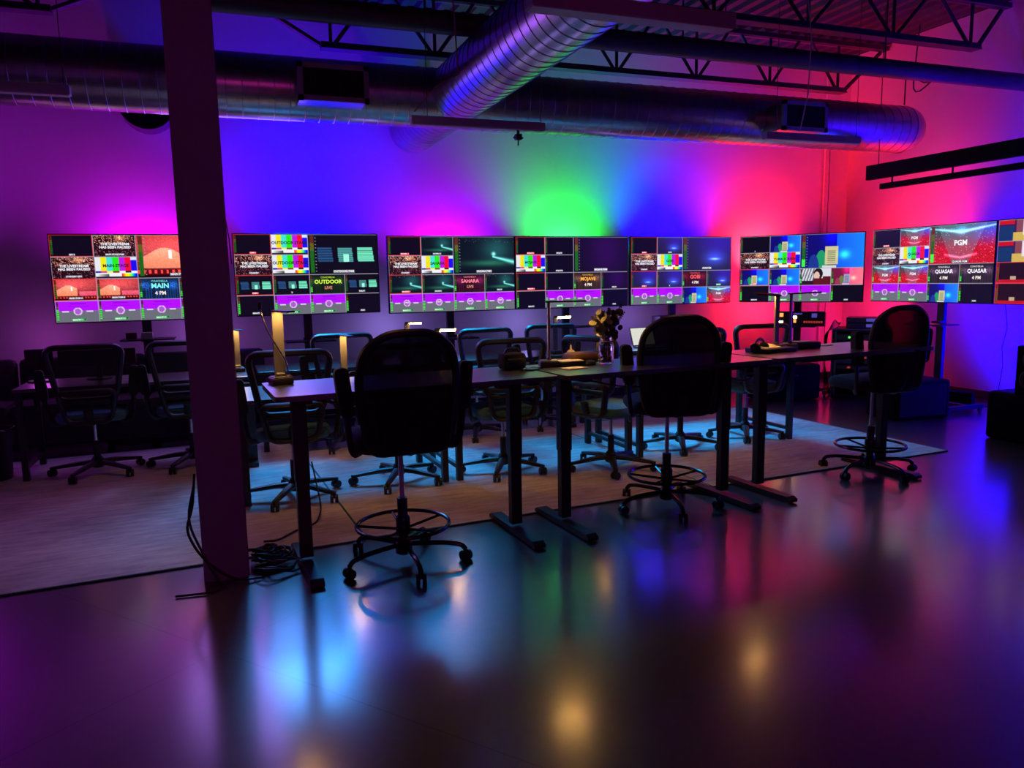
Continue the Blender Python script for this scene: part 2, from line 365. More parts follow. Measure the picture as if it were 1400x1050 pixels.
for (x, lab) in ((0.955, 'square air grille on the long duct right beside the column'), (5.67, 'square air grille near the right end of the long duct')):
    t = thing('duct_grille', lab, 'air grille', (x, 6.48, 3.08), 0, 'air grilles on the long duct')
    w_, h_ = 0.56, 0.29
    m = MB()
    for s in (-1, 1): m.box((s*(w_/2-0.02), 0, 0), (0.04, 0.04, h_)); m.box((0, 0, s*(h_/2-0.02)), (w_, 0.04, 0.04))
    m.build('grille_frame', M['grille'], t, smooth=False)
    m = MB()
    for k in range(26): m.box((-w_/2+0.045+k*(w_-0.09)/25, 0.0, 0), (0.005, 0.02, h_-0.08))
    for k in range(9): m.box((0, 0.008, -h_/2+0.055+k*(h_-0.11)/8), (w_-0.08, 0.012, 0.004))
    m.build('grille_vanes', M['steel'], t, smooth=False)
    MB().box((0, 0.19, 0), (w_-0.03, 0.34, h_-0.03)).build('collar', M['galv'], t, smooth=False)
    MB().box((0, 0.022, 0), (w_-0.07, 0.004, h_-0.07)).build('shade_backing', M['holeshade'], t, smooth=False)  # near-black sheet painted as the shade inside the duct opening
# linear pendants
def pendant(loc, L, lab, rotz=0, h=0.06, wd=0.07, hang=1.5, n=2):
    t = thing('linear_pendant', lab, 'ceiling light', loc, rotz, 'unlit linear pendant lights')
    MB().box((L/2, 0, h/2), (L, wd, h), bevel=0.004).build('housing', M['column'], t, smooth=False)
    MB().box((L/2, 0, -0.002), (L-0.02, wd-0.012, 0.006)).build('diffuser', M['white'], t, smooth=False)
    for k in range(n): xx = L*(0.12+0.855*k/(n-1)); MB().cyl((xx, 0, h), (xx, 0, hang), 0.003, 6).build('hanger_wire', M['steel'], t)
pendant((1.41, 5.8, 2.66), 1.08, 'long unlit pendant light hanging below the crossing of the two ducts')
pendant((4.63, 5.8, 2.70), 1.08, 'unlit pendant light hanging in front of the right end of the long duct')
pendant((-2.2, 5.8, 2.72), 1.38, 'unlit pendant light at far left in front of the long duct')
pendant((1.37, 3.35, 2.70), 1.08, 'nearest unlit pendant light at top centre below the branch duct', h=0.07, wd=0.10)
t = thing('track_rail', 'long black suspended rail with thin track beneath along the right wall', 'light rail', (7.0, 6.95, 2.54))
MB().box((0, -3.0, 0.08), (0.06, 6.0, 0.16), bevel=0.004).build('rail_beam', M['cab'], t, smooth=False)
m = MB().box((0, -3.1, -0.09), (0.05, 5.8, 0.06))
for k in range(8): m.cyl((0, -0.35-k*0.75, -0.06), (0, -0.35-k*0.75, 0.0), 0.01, 6)
m.build('lower_track', M['cab'], t, smooth=False)
m = MB()
for k in range(4): m.cyl((0, -0.15-k*1.8, 0.16), (0, -0.15-k*1.8, 1.85), 0.005, 6)
m.build('hanger_rod', M['steel'], t)
# sprinkler/camera below the pendant
t = thing('ceiling_sensor', 'small black device hanging under the middle pendant light', 'sensor', (2.27, 5.8, 2.655))
MB().cyl((0, 0, 0), (0, 0, -0.03), 0.012, 8).box((0, 0, -0.05), (0.05, 0.05, 0.045), bevel=0.006).cyl((-0.04, 0, -0.055), (0.04, 0, -0.055), 0.008, 8).cyl((0, 0, -0.07), (0, 0, -0.115), 0.006, 8).build('sensor_body', M['black'], t)
# conduits & wires
tag(MB().tube([(7.86, 8.565, 0), (7.86, 8.565, 4.3)], 0.012, 8).build('wall_conduit', M['wall']), 'thin vertical conduit on the back wall near the right corner', 'conduit')
tag(MB().tube([(7.93, 8.55, 3.6), (7.925, 8.55, 2.2), (7.95, 8.55, 0.6), (7.9, 8.5, 0.02)], 0.005, 6).build('hanging_cable', M['cable']), 'thin dark cable hanging beside the conduit near the corner', 'cable')
tag(MB().tube([(0.10, 7.9, 3.6), (0.03, 7.9, 2.9), (0.02, 7.95, 2.5), (0.08, 8.0, 2.2), (0.11, 8.1, 1.95), (0.12, 8.22, 1.7)], 0.006, 6).build('hanging_cable', M['cable']), 'thin dark cable hanging beside the column down to the screen', 'cable')
tag(MB().tube(fillet([(7.5, 6.95, 3.4), (7.45, 6.9, 3.9), (7.6, 6.8, 3.55), (7.85, 6.7, 3.8), (7.55, 6.9, 3.45), (7.4, 6.7, 4.2)], 0.2), 0.008, 6).build('hanging_cable', M['cable']), 'tangled black cable over the right end of the long duct', 'cable')
tag(MB().tube([(5.1, 5.9, 4.3), (5.12, 5.8, 3.6), (5.1, 5.8, 3.1), (5.02, 5.8, 2.78)], 0.006, 6).build('hanging_cable', M['white']), 'pale cable hanging down to the right pendant light', 'cable')
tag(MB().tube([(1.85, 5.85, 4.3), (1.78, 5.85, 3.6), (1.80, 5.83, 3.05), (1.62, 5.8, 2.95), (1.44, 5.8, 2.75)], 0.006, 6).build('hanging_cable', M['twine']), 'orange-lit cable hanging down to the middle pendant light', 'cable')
tag(MB().tube([(7.55, 5.6, 1.15), (7.6, 5.6, 0.9), (7.57, 5.62, 0.7), (7.6, 5.62, 0.5), (7.63, 5.7, 0.01)], 0.004, 6).build('hanging_cable', M['cable']), 'thin cable hanging below the rightmost screens in front of the blue wall', 'cable')

# ------------------------------------------------------------------ rugs
RA = R(4.8)
def rot2(x, y, a): return (x*math.cos(a)-y*math.sin(a), x*math.sin(a)+y*math.cos(a))
ra = R(3.0)
for (x0, x1, dy, lab) in ((-3.6, 0.70, 0.0, 'pale distressed rug on the left, under the column and left chairs'), (0.712, 3.19, 0.015, 'pale distressed rug in the middle, lit cyan under the chairs'), (3.20, 5.62, -0.01, 'pale distressed rug on the right, running under the right desk')):
    y0, y1 = -0.0+dy, 2.55+dy
    if x0 < 0: y1 = 3.35
    m = MB().box(((x0+x1)/2, (y0+y1)/2, 0.005), (x1-x0, y1-y0, 0.01), bevel=0.002)
    o = m.build('area_rug', M['rug'], loc=(0, 4.30, 0), rotz=ra, smooth=False); tag(o, lab, 'rug', 'rugs laid edge to edge')
    e = MB()
    for yy in (y0, y1): e.tube([(x0, yy, 0.006), (x1, yy, 0.006)], 0.006, 6)
    for xx in (x0, x1): e.tube([(xx, y0, 0.006), (xx, y1, 0.006)], 0.005, 6)
    e.build('bound_edge', M['seatfab'], o)

# ------------------------------------------------------------------ TVs
def lin(c):
    c = np.clip(c, 0, 1); return np.where(c <= 0.04045, c/12.92, ((c+0.055)/1.055)**2.4)
CW, CH = 64, 36
def uv(h, w_):
    y, x = np.mgrid[0:h, 0:w_]; return (x+0.5)/w_, (y+0.5)/h
def blob(u, v, cx, cy, sx, sy): return np.exp(-((u-cx)/sx)**2-((v-cy)/sy)**2)[..., None]
def fill(h, w_, c): return np.tile(np.array(c, float), (h, w_, 1))
def t_black(h, w_): return fill(h, w_, (.05, .03, .10))
def t_paused(h, w_):
    u, v = uv(h, w_); im = fill(h, w_, (.13, .05, .09)); n = rng.random((h, w_))
    im += ((n > .80) & (np.abs(v-.2) < .22))[..., None]*np.array((.75, .42, .28))*0.8
    im += ((n > .9))[..., None]*np.array((.5, .3, .3)); im += blob(u, v, .65, .15, .13, .13)*np.array((.8, .5, .3))
    return im
def t_bars(h, w_):
    u, v = uv(h, w_); im = fill(h, w_, (.9, .9, .92))
    cols = [(.86, .86, .9), (.9, .86, .1), (.25, .85, .8), (.15, .88, .1), (.72, .1, .85), (.9, .05, .2), (.1, .05, .9)]
    k = np.minimum((u*7).astype(int), 6)
    for i, c in enumerate(cols): im[k == i] = c
    lo = v > .66; im[lo] = (.9, .9, .95)
    b = (v > .68) & (v < .76); seq = [(.1, .1, .6), (.8, .2, .5), (.9, .9, .3), (.5, .2, .1), (.9, .9, .9), (.1, .1, .1), (.9, .9, 1)]
    for i, c in enumerate(seq): im[b & (k == i)] = c
    g_ = (v >= .80) & (u < .33); im[g_] = (np.stack([1-u*2.2]*3, -1))[g_]
    rb = (v >= .78) & (u > .62); hue = np.stack([np.clip(1.6-np.abs((u-.72)*9), 0, 1), np.clip(1.6-np.abs((u-.80)*9), 0, 1), np.clip((u-.78)*6, 0, 1)], -1); im[rb] = hue[rb]
    im[(v > .93)] = (.15, .12, .2); im[(v < .18) & (u > .86)] = (.8, .85, 1)
    return im
def t_stage(h, w_):
    u, v = uv(h, w_); im = fill(h, w_, (.55, .12, .14))*(1.15-.6*v[..., None]); n = rng.random((h, w_))[..., None]*.15
    im += blob(u, v, .45, .3, .5, .3)*np.array((.35, .15, .15))+n
    im += (((v > .42+.12*np.cos(u*9)) & (v < .78) & (u < .55) & (u > .08))[..., None])*np.array((.45, .35, .2))
    im += (((v > .58) & (v < .78) & (u >= .6))[..., None])*np.array((.4, .15, .25))
    im += (((v > .36) & (v < .55) & (abs(u-.42) < .02))[..., None])*.5
    im[(v > .80)] = (.35, .03, .08); d_ = (v > .82) & (v < .9) & ((u*14 % 1) < .4); im[d_] = (1, .3, .25)
    im[(v > .93)] = (.12, .02, .05)
    return im
def t_palms(c):
    def f(h, w_):
        u, v = uv(h, w_); im = fill(h, w_, [x*.22 for x in c]) + .03
        st = ((u*17 % 1) < .22) & (v > .45); im[st] = [x*.6 for x in c]
        for cx in (.1, .9, .22, .8): im += blob(u, v, cx, .35, .09, .18)*np.array(c)*.6*(rng.random((h, w_)) > .35)[..., None]
        return im
    return f
def t_purple(h, w_):
    u, v = uv(h, w_); im = fill(h, w_, (.68, .06, .98)); im[v > .47] = (.40, .40, .45)
    r = np.hypot((u-.52)*1.78, (v-.5)); im[(r > .13) & (r < .18)] = (.85, .72, .9); im[r <= .13] = (.62, .35, .75)
    for vv, a, b in ((.14, .35, .72), (.26, .3, .78)): im[(np.abs(v-vv) < .02) & (u > a) & (u < b)] = (.55, .03, .8)
    im[(np.abs(v-.5) < .025) & (np.abs(u-.52) > .2) & (np.abs(u-.52) < .36)] = (.85, .8, .9)
    im[(v > .80) & (v < .92) & (np.abs(u-.55) < .17)] = (.25, .55, .35); im[(v > .83) & (v < .9) & (np.abs(np.abs(u-.55)-.12) < .02)] = (.05, .08, .08)
    return im
def t_lights(h, w_):
    u, v = uv(h, w_); im = fill(h, w_, (.05, .04, .10))
    for a, b, c, s in ((.13, .33, (.15, .3, .5), 8), (.42, .62, (.3, .6, .6), 9), (.70, .92, (.45, .9, .75), 11)):
        q = (u > a+ .02*(v-.3)) & (u < b+.06*(v-.3)) & (v > .33) & (v < .70); f = .55+.45*((v*s*2 % 1) > .35)
        im[q] = (np.array(c)*f[..., None])[q]
    im[(v > .5) & (v < .7) & (np.abs(u-.54) < .04)] = (.6, .95, .85)
    return im
def t_beam(h, w_):
    u, v = uv(h, w_); im = fill(h, w_, (.04, .07, .12))
    im += blob(u, v, .7, .35, .25, .35)*np.array((.08, .25, .22)) + blob(u, v, .66, .47, .03, .05)*np.array((.6, .9, .8))
    q = np.abs(v-(.55+.42*(u-.66)))*(1/(.02+.12*np.clip(u-.64, 0, 1))); im += (np.exp(-q**2)*(u > .64))[..., None]*np.array((.4, .75, .7))
    im += blob(u, v, .55, .72, .4, .08)*np.array((.08, .28, .15)); im += ((rng.random((h, w_)) > .97) & (np.abs(v-.1) < .05))[..., None]*.4
    return im
def t_violet(h, w_):
    u, v = uv(h, w_); im = fill(h, w_, (.07, .04, .14)); im += blob(u, v, .6, .4, .35, .7)*np.array((.10, .0, .16)); return im
def t_blueglow(h, w_):
    u, v = uv(h, w_); im = fill(h, w_, (.13, .11, .25)); im += blob(u, v, .75, .1, .5, .5)*np.array((.06, .0, .38))
    im += blob(u, v, .66, .64, .22, .22)*np.array((.1, .2, .55)) + blob(u, v, .66, .66, .09, .03)*np.array((.4, .6, .6)); return im
def t_cup(h, w_):
    u, v = uv(h, w_); im = fill(h, w_, (.06, .04, .42))
    q = u > .58; im[q] = (np.stack([.1+0*u, .35+.35*(u-.58), .85+.1*u], -1))[q]
    im += blob(u, v, .5, .05, .13, .35)*np.array((0, 0, .6))
    q = ((u-.34)/.10)**2+((v-1.0)/.52)**2 < 1; im[q] = (.12, .58, .38)
    q = ((u-.22)/.09)**2+((v-1.05)/.45)**2 < 1; im[q] = (.1, .2, .55)
    q = (u > .40) & (u < .60) & (v > .38) & (v < .90); im[q] = (.78, .74, .55)
    q = (u > .44) & (u < .56) & (v > .5) & (v < .85) & ((v*18 % 1) < .4); im[q] = (.45, .5, .4)
    im += blob(u, v, .70, .62, .08, .12)*np.array((.1, .6, .3)); im[(v > .93) & (u > .36) & (u < .58)] = (.8, .8, .8)
    return im
def t_cupred(h, w_):
    im = t_cup(h, w_); return np.stack([im[..., 2]*.95+.05, im[..., 1]*.7+.12*im[..., 2], im[..., 0]*.6+im[..., 2]*.5], -1)
def t_portrait(h, w_):
    u, v = uv(h, w_); im = fill(h, w_, (.82, .82, .86)); im[(u < .5) & ((u*11+v*2) % 1 < .5)] = (.4, .4, .46)
    q = ((u-.60)/.15)**2+((v-.35)/.34)**2 < 1; im[q] = (.12, .08, .1)
    q = ((u-.56)/.09)**2+((v-.46)/.24)**2 < 1; im[q] = (.85, .70, .66)
    q = (v > .62) & (u > .45) | (v > .5) & (u > .75); im[q] = (.35, .08, .12); im[(v > .75) & (u < .45)] = (.15, .08, .15)
    return im
def t_show(h, w_):
    u, v = uv(h, w_); n = rng.random((h, w_))[..., None]; im = fill(h, w_, (.75, .06, .13))*(.75+.5*n)
    im = im*(np.clip((v-.15)*2.2, 0, 1)[..., None]) + np.array((.18, .32, .34))*(1-np.clip((v-.15)*2.2, 0, 1)[..., None])
    tri = np.abs(u-.5) < .12+.25*(1-v); im[tri] = im[tri]*.6+np.array((.2, .22, .26))
    q = np.abs(v-(.2-.25*np.abs(u-.5)))/(.02+.05*(.5-np.abs(u-.5))); im += (np.exp(-q**2))[..., None]*np.array((.4, .6, .65))
    q = np.abs(v-(.85-.35*np.abs(u-.5)))/.03; im += (np.exp(-q**2)*(np.abs(u-.5) < .25))[..., None]*np.array((.5, .3, .4))
    im += blob(u, v, .5, .16, .08, .1)*np.array((.1, .35, .6)); im += (n > .985)*np.array((.2, .5, .3)); im += blob(u, v, .95, .2, .25, .3)*np.array((.1, 0, .5))
    return im
def t_drink(h, w_):
    u, v = uv(h, w_); im = fill(h, w_, (.20, .08, .28)); im[(v < .22) & (u < .45)] = (.75, .05, .1); im[(u < .45) & (v > .3)] = (.05, .18, .38)
    im[(u > .5)] = (.5, .25, .3); im[(v > .6) & (u > .42) & (u < .95)] = (.78, .66, .30); im[(np.abs(u-.72) < .04) & (v < .75)] = (.85, .8, .85)
    return im
def t_redroom(h, w_):
    u, v = uv(h, w_); im = fill(h, w_, (.12, .03, .07)); im[v > .82] = (.7, .06, .1); im[(u < .1)] = (.7, .08, .1); im[(abs(u-.5) < .08) & (abs(v-.75) < .08)] = (.7, .6, .5); return im
TILES = dict(k=t_black, p=t_paused, b=t_bars, s=t_stage, m=t_purple, l=t_lights, e=t_beam, v=t_violet, g=t_blueglow, c=t_cup, C=t_cupred, a=t_portrait, w=t_show, d=t_drink, r=t_redroom)
LOGO = dict(MAIN=((.15, .45, .95), (.5, .95, .95)), OUTDOOR=((.15, .3, .2), (.8, .95, .25)), SAHARA=((.55, .1, .35), (1, .5, .6)), MOJAVE=((.55, .35, .3), (1, .7, .25)), GOBI=((.55, .05, .12), (1, .35, .35)), QUASAR=((.45, .3, .45), (.95, .92, .95)))
def meter(im, r0_, c0_, big=False, lvl=.5, dim=False):
    h = im.shape[0]; x0 = c0_+2; wd = 3 if not big else 7; H = CH*(2 if big else 1)
    for j in range(2, H-3):
        t = 1-(j-2)/(H-5); c = (.9, .35, .3) if t > .8 else ((.85, .85, .3) if t > .6 else (.25, .9, .25))
        f = 1.0 if t < lvl else .42
        if big and j % 6 == 0: im[r0_+j, x0+wd+2:x0+wd+4] = (.6, .6, .65)
        if (j % 3) == 2 and not big: f *= .35
        im[r0_+j, x0:x0+wd] = [q*f for q in c]
RED_, WHT = (.85, .2, .22), (.62, .6, .66)
def make_tv(loc, rotz, label, grid, big, outline, texts, w_=1.455, h_=0.83, tilt=0, stand=True, shelf_z=0.9, shelf_w=0.5, base_z=0.0):
    """grid: 4 strings of 4 chars (row-major); the 2x2 block at top right is 'big'; local X to the right, screen faces -Y"""
    t = thing('television', label, 'television', loc, rotz, 'row of wall screens')
    body = MB().box((0, 0.028, 0), (w_, 0.05, h_), bevel=0.006).box((0, 0.065, -0.1), (w_*0.55, 0.04, h_*0.5), bevel=0.01)
    body.build('cabinet', M['black'], t, smooth=False)
    im = np.zeros((CH*4, CW*4, 3))
    for r_ in range(4):
        for c_ in range(4):
            if r_ < 2 and c_ >= 2: continue
            ch = grid[r_][c_]
            im[r_*CH:(r_+1)*CH, c_*CW:(c_+1)*CW] = (t_palms(LOGO[ch_logo(ch, texts)][0]) if ch == 'L' else TILES[ch])(CH, CW)
            if ch in 'kpbsmlevgcCawrL' and not (ch in 'pb' and True) and not (r_ == 0 and ch != 'k'):
                meter(im, r_*CH, c_*CW, lvl=.62 if ch in 'mk' and r_ == 3 else (.35 if ch in 'cCwaL' else .0))
    im[0:CH*2, CW*2:] = TILES[big](CH*2, CW*2)
    if big not in 'd': meter(im, 0, CW*2+2, True, .25 if big in 'cw' else .0)
    for (r_, c_) in [(r, c) for r in range(4) for c in range(4) if not (r < 2 and c >= 2)] + [(-1, -1)]:
        a, b_, hh, ww = (r_*CH, c_*CW, CH, CW) if r_ >= 0 else (0, CW*2, CH*2, CW*2)
        colr = RED_ if (r_, c_) in outline else WHT
        im[a, b_:b_+ww] = colr; im[a:a+hh, b_] = colr
        if (r_, c_) in outline: im[a+hh-1, b_:b_+ww] = colr; im[a:a+hh, b_+ww-1] = colr
    im = lin(im); Hn, Wn = im.shape[:2]
    sw, sh = w_-0.022, h_-0.022
    xs = np.linspace(-sw/2, sw/2, Wn); zs = np.linspace(sh/2, -sh/2, Hn)
    X, Z = np.meshgrid(xs, zs); V = np.stack([X.ravel(), np.full(X.size, -0.0005), Z.ravel()], 1)
    idx = np.arange(Hn*Wn).reshape(Hn, Wn); Fq = np.stack([idx[:-1, :-1], idx[1:, :-1], idx[1:, 1:], idx[:-1, 1:]], -1).reshape(-1, 4)
    colors = im.reshape(-1, 3)
    VV, FF, CC = [V], [list(map(tuple, Fq.tolist()))], [colors]; off = len(V)
    layer = 0
    for (s_, gx, gy, size, colr, plate) in texts:
        # gx, gy in cell units from the top left; size = cap height in cell heights
        cx = -sw/2 + gx/4*sw; cz = sh/2 - gy/4*sh; layer += 1
        fh = size*sh/4
        if s_:
            cu = bpy.data.curves.new('txt', 'FONT'); cu.body = s_; cu.size = fh*1.38; cu.align_x = 'CENTER'; cu.align_y = 'CENTER'; cu.resolution_u = 2
            cu.offset = fh*0.045
            ob = bpy.data.objects.new('txt', cu); me = bpy.data.meshes.new_from_object(ob)
            pv = np.array([v.co[:] for v in me.vertices]); pf = [tuple(p.vertices) for p in me.polygons]
            bpy.data.objects.remove(ob); bpy.data.meshes.remove(me); bpy.data.curves.remove(cu)
        if plate:
            pw = (pv[:, 0].max()-pv[:, 0].min())/2+fh*.35 if s_ else fh*2; ph = fh*.75
            VV.append(np.array([(cx-pw, -.0012, cz-ph), (cx+pw, -.0012, cz-ph), (cx+pw, -.0012, cz+ph), (cx-pw, -.0012, cz+ph)]))
            FF.append([(off, off+1, off+2, off+3)]); CC.append(np.tile(lin(np.array(plate)), (4, 1))); off += 4
        if s_ and len(pv):
            VV.append(np.stack([pv[:, 0]+cx, np.full(len(pv), -.002), pv[:, 1]+cz], 1)); FF.append([tuple(i+off for i in f) for f in pf])
            CC.append(np.tile(lin(np.array(colr)), (len(pv), 1))); off += len(pv)
    V = np.concatenate(VV); C_ = np.concatenate(CC); Fl = sum(FF, [])
    me = bpy.data.meshes.new('screen'); me.from_pydata(V.tolist(), [], Fl); me.update()
    at = me.color_attributes.new('Col', 'FLOAT_COLOR', 'POINT')
    at.data.foreach_set('color', np.concatenate([C_, np.ones((len(C_), 1))], 1).astype(np.float32).ravel())
    me.materials.append(M['screen'])
    so = bpy.data.objects.new('screen', me); COL.objects.link(so); so.parent = t; so.location = (0, 0, 0)
    return t
def ch_logo(ch, texts):
    for q in texts:
        if q[0] in LOGO and q[3] > .19: return q[0]
    return 'MAIN'
W_, K_, RD, GR = (.92, .92, .95), (.1, .08, .15), (.9, .15, .2), (.2, .75, .35)
def paused(c, r): return [('THE LIVESTREAM', c+.52, r+.42, .115, W_, None), ('HAS BEEN PAUSED', c+.52, r+.57, .115, W_, None)]
def lab(s_, c, r, p=(.35, .35, .4), x=.5): return [(s_, c+x, r+.90, .07, W_, p)]
def logo(s_, c, r, pm=True): return [('COACHELLA', c+.52, r+.17, .09, tuple(.8*q for q in LOGO[s_][1]), None), (s_, c+.53, r+.40, .23 if s_ in ('MAIN', 'GOBI') else .195, LOGO[s_][1], None)] + ([('4 PM', c+.53, r+.74, .17, (.9, .85, .8), None)] if pm else [('LIVE', c+.53, r+.70, .15, (.8, .5, .4), None)])
def ring(c, r): return [('TEST', c+.52, r+.49, .07, W_, None)]
TZ = 1.575
tv = []
tv.append(make_tv((-0.735, 8.2, TZ), 0, 'leftmost wall screen with red concert stage pictures, partly behind the column', ['kp..', 'pb..', 'ssLL', 'mmmm'], 's', [(0, 0), (2, 0)],
    lab('ISO 2', 0, 0)+paused(1, 0)+lab('MAIN STAGE PGM', 1, 0)+paused(0, 1)+lab('STANDBY GFX', 0, 1)+[('MAIN STAGE', 1.5, 1.42, .14, K_, None)]+lab('MAIN PGM A', 0, 2)+lab('MAIN PGM B', 1, 2)+logo('MAIN', 2, 2)+logo('MAIN', 3, 2)+lab('BEAUTY 1', 0, 3, GR)+lab('BEAUTY 2', 1, 3, GR)+lab('BEAUTY 3', 2, 3, GR)+[('MAIN PGM', 3.0, 1.85, .1, W_, (.35, .35, .4))]))
tv.append(make_tv((0.865, 8.2, TZ+.01), 0, 'wall screen just right of the column reading OUTDOOR with glowing teal panels', ['kb..', 'pb..', 'llLl', 'kmmk'], 'l', [(0, 0), (2, 0)],
    lab('CAM 1', 0, 0, RD)+paused(0, 1)+lab('STANDBY', 0, 1)+[('OUTDOOR STAGE', 1.5, .42, .15, K_, None), ('OUTDOOR STAGE', 1.5, 1.42, .15, K_, None)]+lab('CAM 1', 0, 2, RD)+lab('2', 1, 2)+logo('OUTDOOR', 2, 2, False)+lab('DELAY', 3, 2)+lab('BEAUTY', 0, 3)+lab('BEAUTY 2', 1, 3, GR)+lab('BEAUTY 3', 2, 3, GR)+lab('AUX', 3, 3)+[('OUTDOOR PGM', 3.0, 1.87, .1, W_, (.45, .45, .5))]))
tv.append(make_tv((2.415, 8.2, TZ-.01), 0, 'wall screen reading SAHARA with a dark green light-beam picture', ['ke..', 'pb..', 'eeLe', 'mmmm'], 'e', [(0, 0), (2, 0)],
    lab('SAHARA 1', 0, 0, RD)+lab('SAHARA 2', 1, 0)+paused(0, 1)+lab('STANDBY', 0, 1)+[('SAHARA', 1.5, 1.42, .15, K_, None)]+lab('SAHARA 1', 0, 2, RD)+lab('SAHARA', 1, 2)+logo('SAHARA', 2, 2, False)+lab('DELAY', 3, 2)+sum([lab('BEAUTY %d' % (i+1), i, 3, GR)+ring(i, 3) for i in range(4)], [])+[('SAHARA PGM', 3.0, 1.87, .1, W_, (.45, .45, .5))]))
tv.append(make_tv((3.875, 8.2, TZ-.01), 0, 'wall screen reading MOJAVE, mostly black, under the green wall glow', ['kk..', 'bk..', 'kkLv', 'kmmk'], 'v', [(0, 0), (2, 0)],
    lab('MOJAVE 1', 0, 0, RD)+lab('MOJAVE', 1, 0)+[('MOJAVE', .5, 1.42, .14, K_, None)]+lab('MOJAVE 2', 1, 1)+lab('MOJAVE 1', 0, 2, RD)+lab('2', 1, 2)+logo('MOJAVE', 2, 2)+lab('DELAY', 3, 2)+lab('BEAUTY', 0, 3)+lab('BEAUTY', 1, 3, GR)+lab('BEAUTY', 2, 3, GR)+lab('AUX', 3, 3)+[('MOJAVE PGM', 3.0, 1.87, .1, W_, (.55, .55, .6))]))
tv.append(make_tv((5.36, 8.2, TZ-.01), 0, 'wall screen reading GOBI with dim blue glow pictures', ['kg..', 'pb..', 'ggLg', 'mmcw'], 'g', [(0, 0), (2, 0)],
    lab('GOBI 1', 0, 0, RD)+lab('GOBI', 1, 0)+paused(0, 1)+lab('STANDBY', 0, 1)+[('GOBI', 1.5, 1.42, .15, K_, None)]+lab('GOBI 1', 0, 2, RD)+lab('2', 1, 2)+logo('GOBI', 2, 2)+lab('DELAY', 3, 2, GR)+lab('BEAUTY', 0, 3, GR)+lab('BEAUTY', 1, 3, GR)+[('PGM', 3.5, 3.45, .13, W_, None)]+[('GOBI PGM', 3.0, 1.87, .1, W_, (.35, .35, .4))]))
a6 = math.atan2(7.06-8.2, 7.14-6.18)
tv.append(make_tv((6.67, 7.63, TZ-.01), a6, 'angled corner screen with blue pictures of a cream cup and a green shape', ['kc..', 'pb..', 'ccaC', 'kmmk'], 'c', [(2, 0)],
    lab('1', 0, 0)+paused(0, 1)+lab('STANDBY', 0, 1)+[('YUMA SCREEN', 1.5, 1.42, .14, K_, None)]+lab('CAM', 0, 2, RD)+lab('BEAUTY', 0, 3)+lab('BEAUTY', 1, 3, GR)+lab('BEAUTY', 2, 3, GR)+lab('AUX', 3, 3)))
tv.append(make_tv((7.22, 6.27, TZ), R(-89.5), 'right-hand screen reading PGM and QUASAR with red crowd pictures', ['kw..', 'pb..', 'wwLL', 'mmck'], 'w', [],
    lab('QUASAR', 0, 0, RD)+[('PGM', 1.5, .55, .15, W_, None)]+paused(0, 1)+lab('STANDBY', 0, 1)+[('QUASAR', 1.5, 1.42, .14, K_, None), ('PGM', .5, 2.55, .14, W_, None), ('PGM', 1.5, 2.5, .14, W_, None), ('PGM', 3.0, .95, .27, W_, None)]+logo('QUASAR', 2, 2)+logo('QUASAR', 3, 2)+lab('BEAUTY', 0, 3, GR)+lab('BEAUTY', 1, 3, GR)+lab('AUX', 3, 3)+[('QUASAR PGM', 3.0, 1.90, .1, W_, (.25, .2, .25))], w_=1.54))
tv.append(make_tv((7.20, 4.74, TZ), R(-89.5), 'screen at the right edge of the picture showing a yellow drink', ['dd..', 'dd..', 'rrrr', 'rrrr'], 'd', [(3, 0), (2, 0)], []))
# mobile stands
def tvstand(x, y, rotz, lab_, shelf_z=0.9, shelf_x=0.0, shelf_w=0.5, extra=True):
    t = thing('screen_stand', lab_, 'tv stand', (x, y, 0), rotz, 'black stands carrying the screens')
    MB().box((0, 0, 0.72), (0.085, 0.05, 1.38), bevel=0.005).build('pole', M['blackmetal'], t, smooth=False)
    m = MB().box((0, -0.01, 1.50), (0.5, 0.03, 0.22)).box((-0.2, -0.025, 1.55), (0.03, 0.02, 0.4)).box((0.2, -0.025, 1.55), (0.03, 0.02, 0.4))
    m.build('mount_bracket', M['blackmetal'], t, smooth=False)
    m = MB().box((0, 0, 0.06), (0.8, 0.06, 0.04)).box((-0.38, -0.05, 0.06), (0.05, 0.5, 0.04)).box((0.38, -0.05, 0.06), (0.05, 0.5, 0.04)); m.build('base_frame', M['blackmetal'], t, smooth=False)
    m = MB()
    for sx in (-.38, .38):
        for sy in (-.28, .18): m.cyl((sx-.012, sy, .02), (sx+.012, sy, .02), .02, 10)
    m.build('casters', M['black'], t)
    MB().box((shelf_x, -0.16, shelf_z), (shelf_w, 0.26, 0.015), bevel=0.003).box((0, -0.04, shelf_z), (0.11, 0.08, 0.06)).build('shelf', M['blackmetal'], t, smooth=False)
    return t
tvstand(-0.70, 8.33, 0, 'black stand under the leftmost screen, beside the column', 0.985, 0.02, 0.48)
tvstand(0.84, 8.33, 0, 'black stand under the OUTDOOR screen', 0.90, 0.0, 0.5)
tvstand(2.40, 8.33, 0, 'black stand under the SAHARA screen', 0.86)
tvstand(3.83, 8.33, 0, 'black stand under the MOJAVE screen', 0.93, 0.12, 0.6)
tvstand(5.30, 8.33, 0, 'black stand under the GOBI screen', 0.90, -0.02, 0.58)
tvstand(6.75, 7.73, a6, 'black stand under the angled corner screen', 0.86)
tvstand(7.36, 6.18, R(-90), 'black stand under the QUASAR screen', 0.93)
tvstand(7.36, 4.74, R(-90), 'black stand under the screen at the right edge', 0.90, 0.0, 0.6)
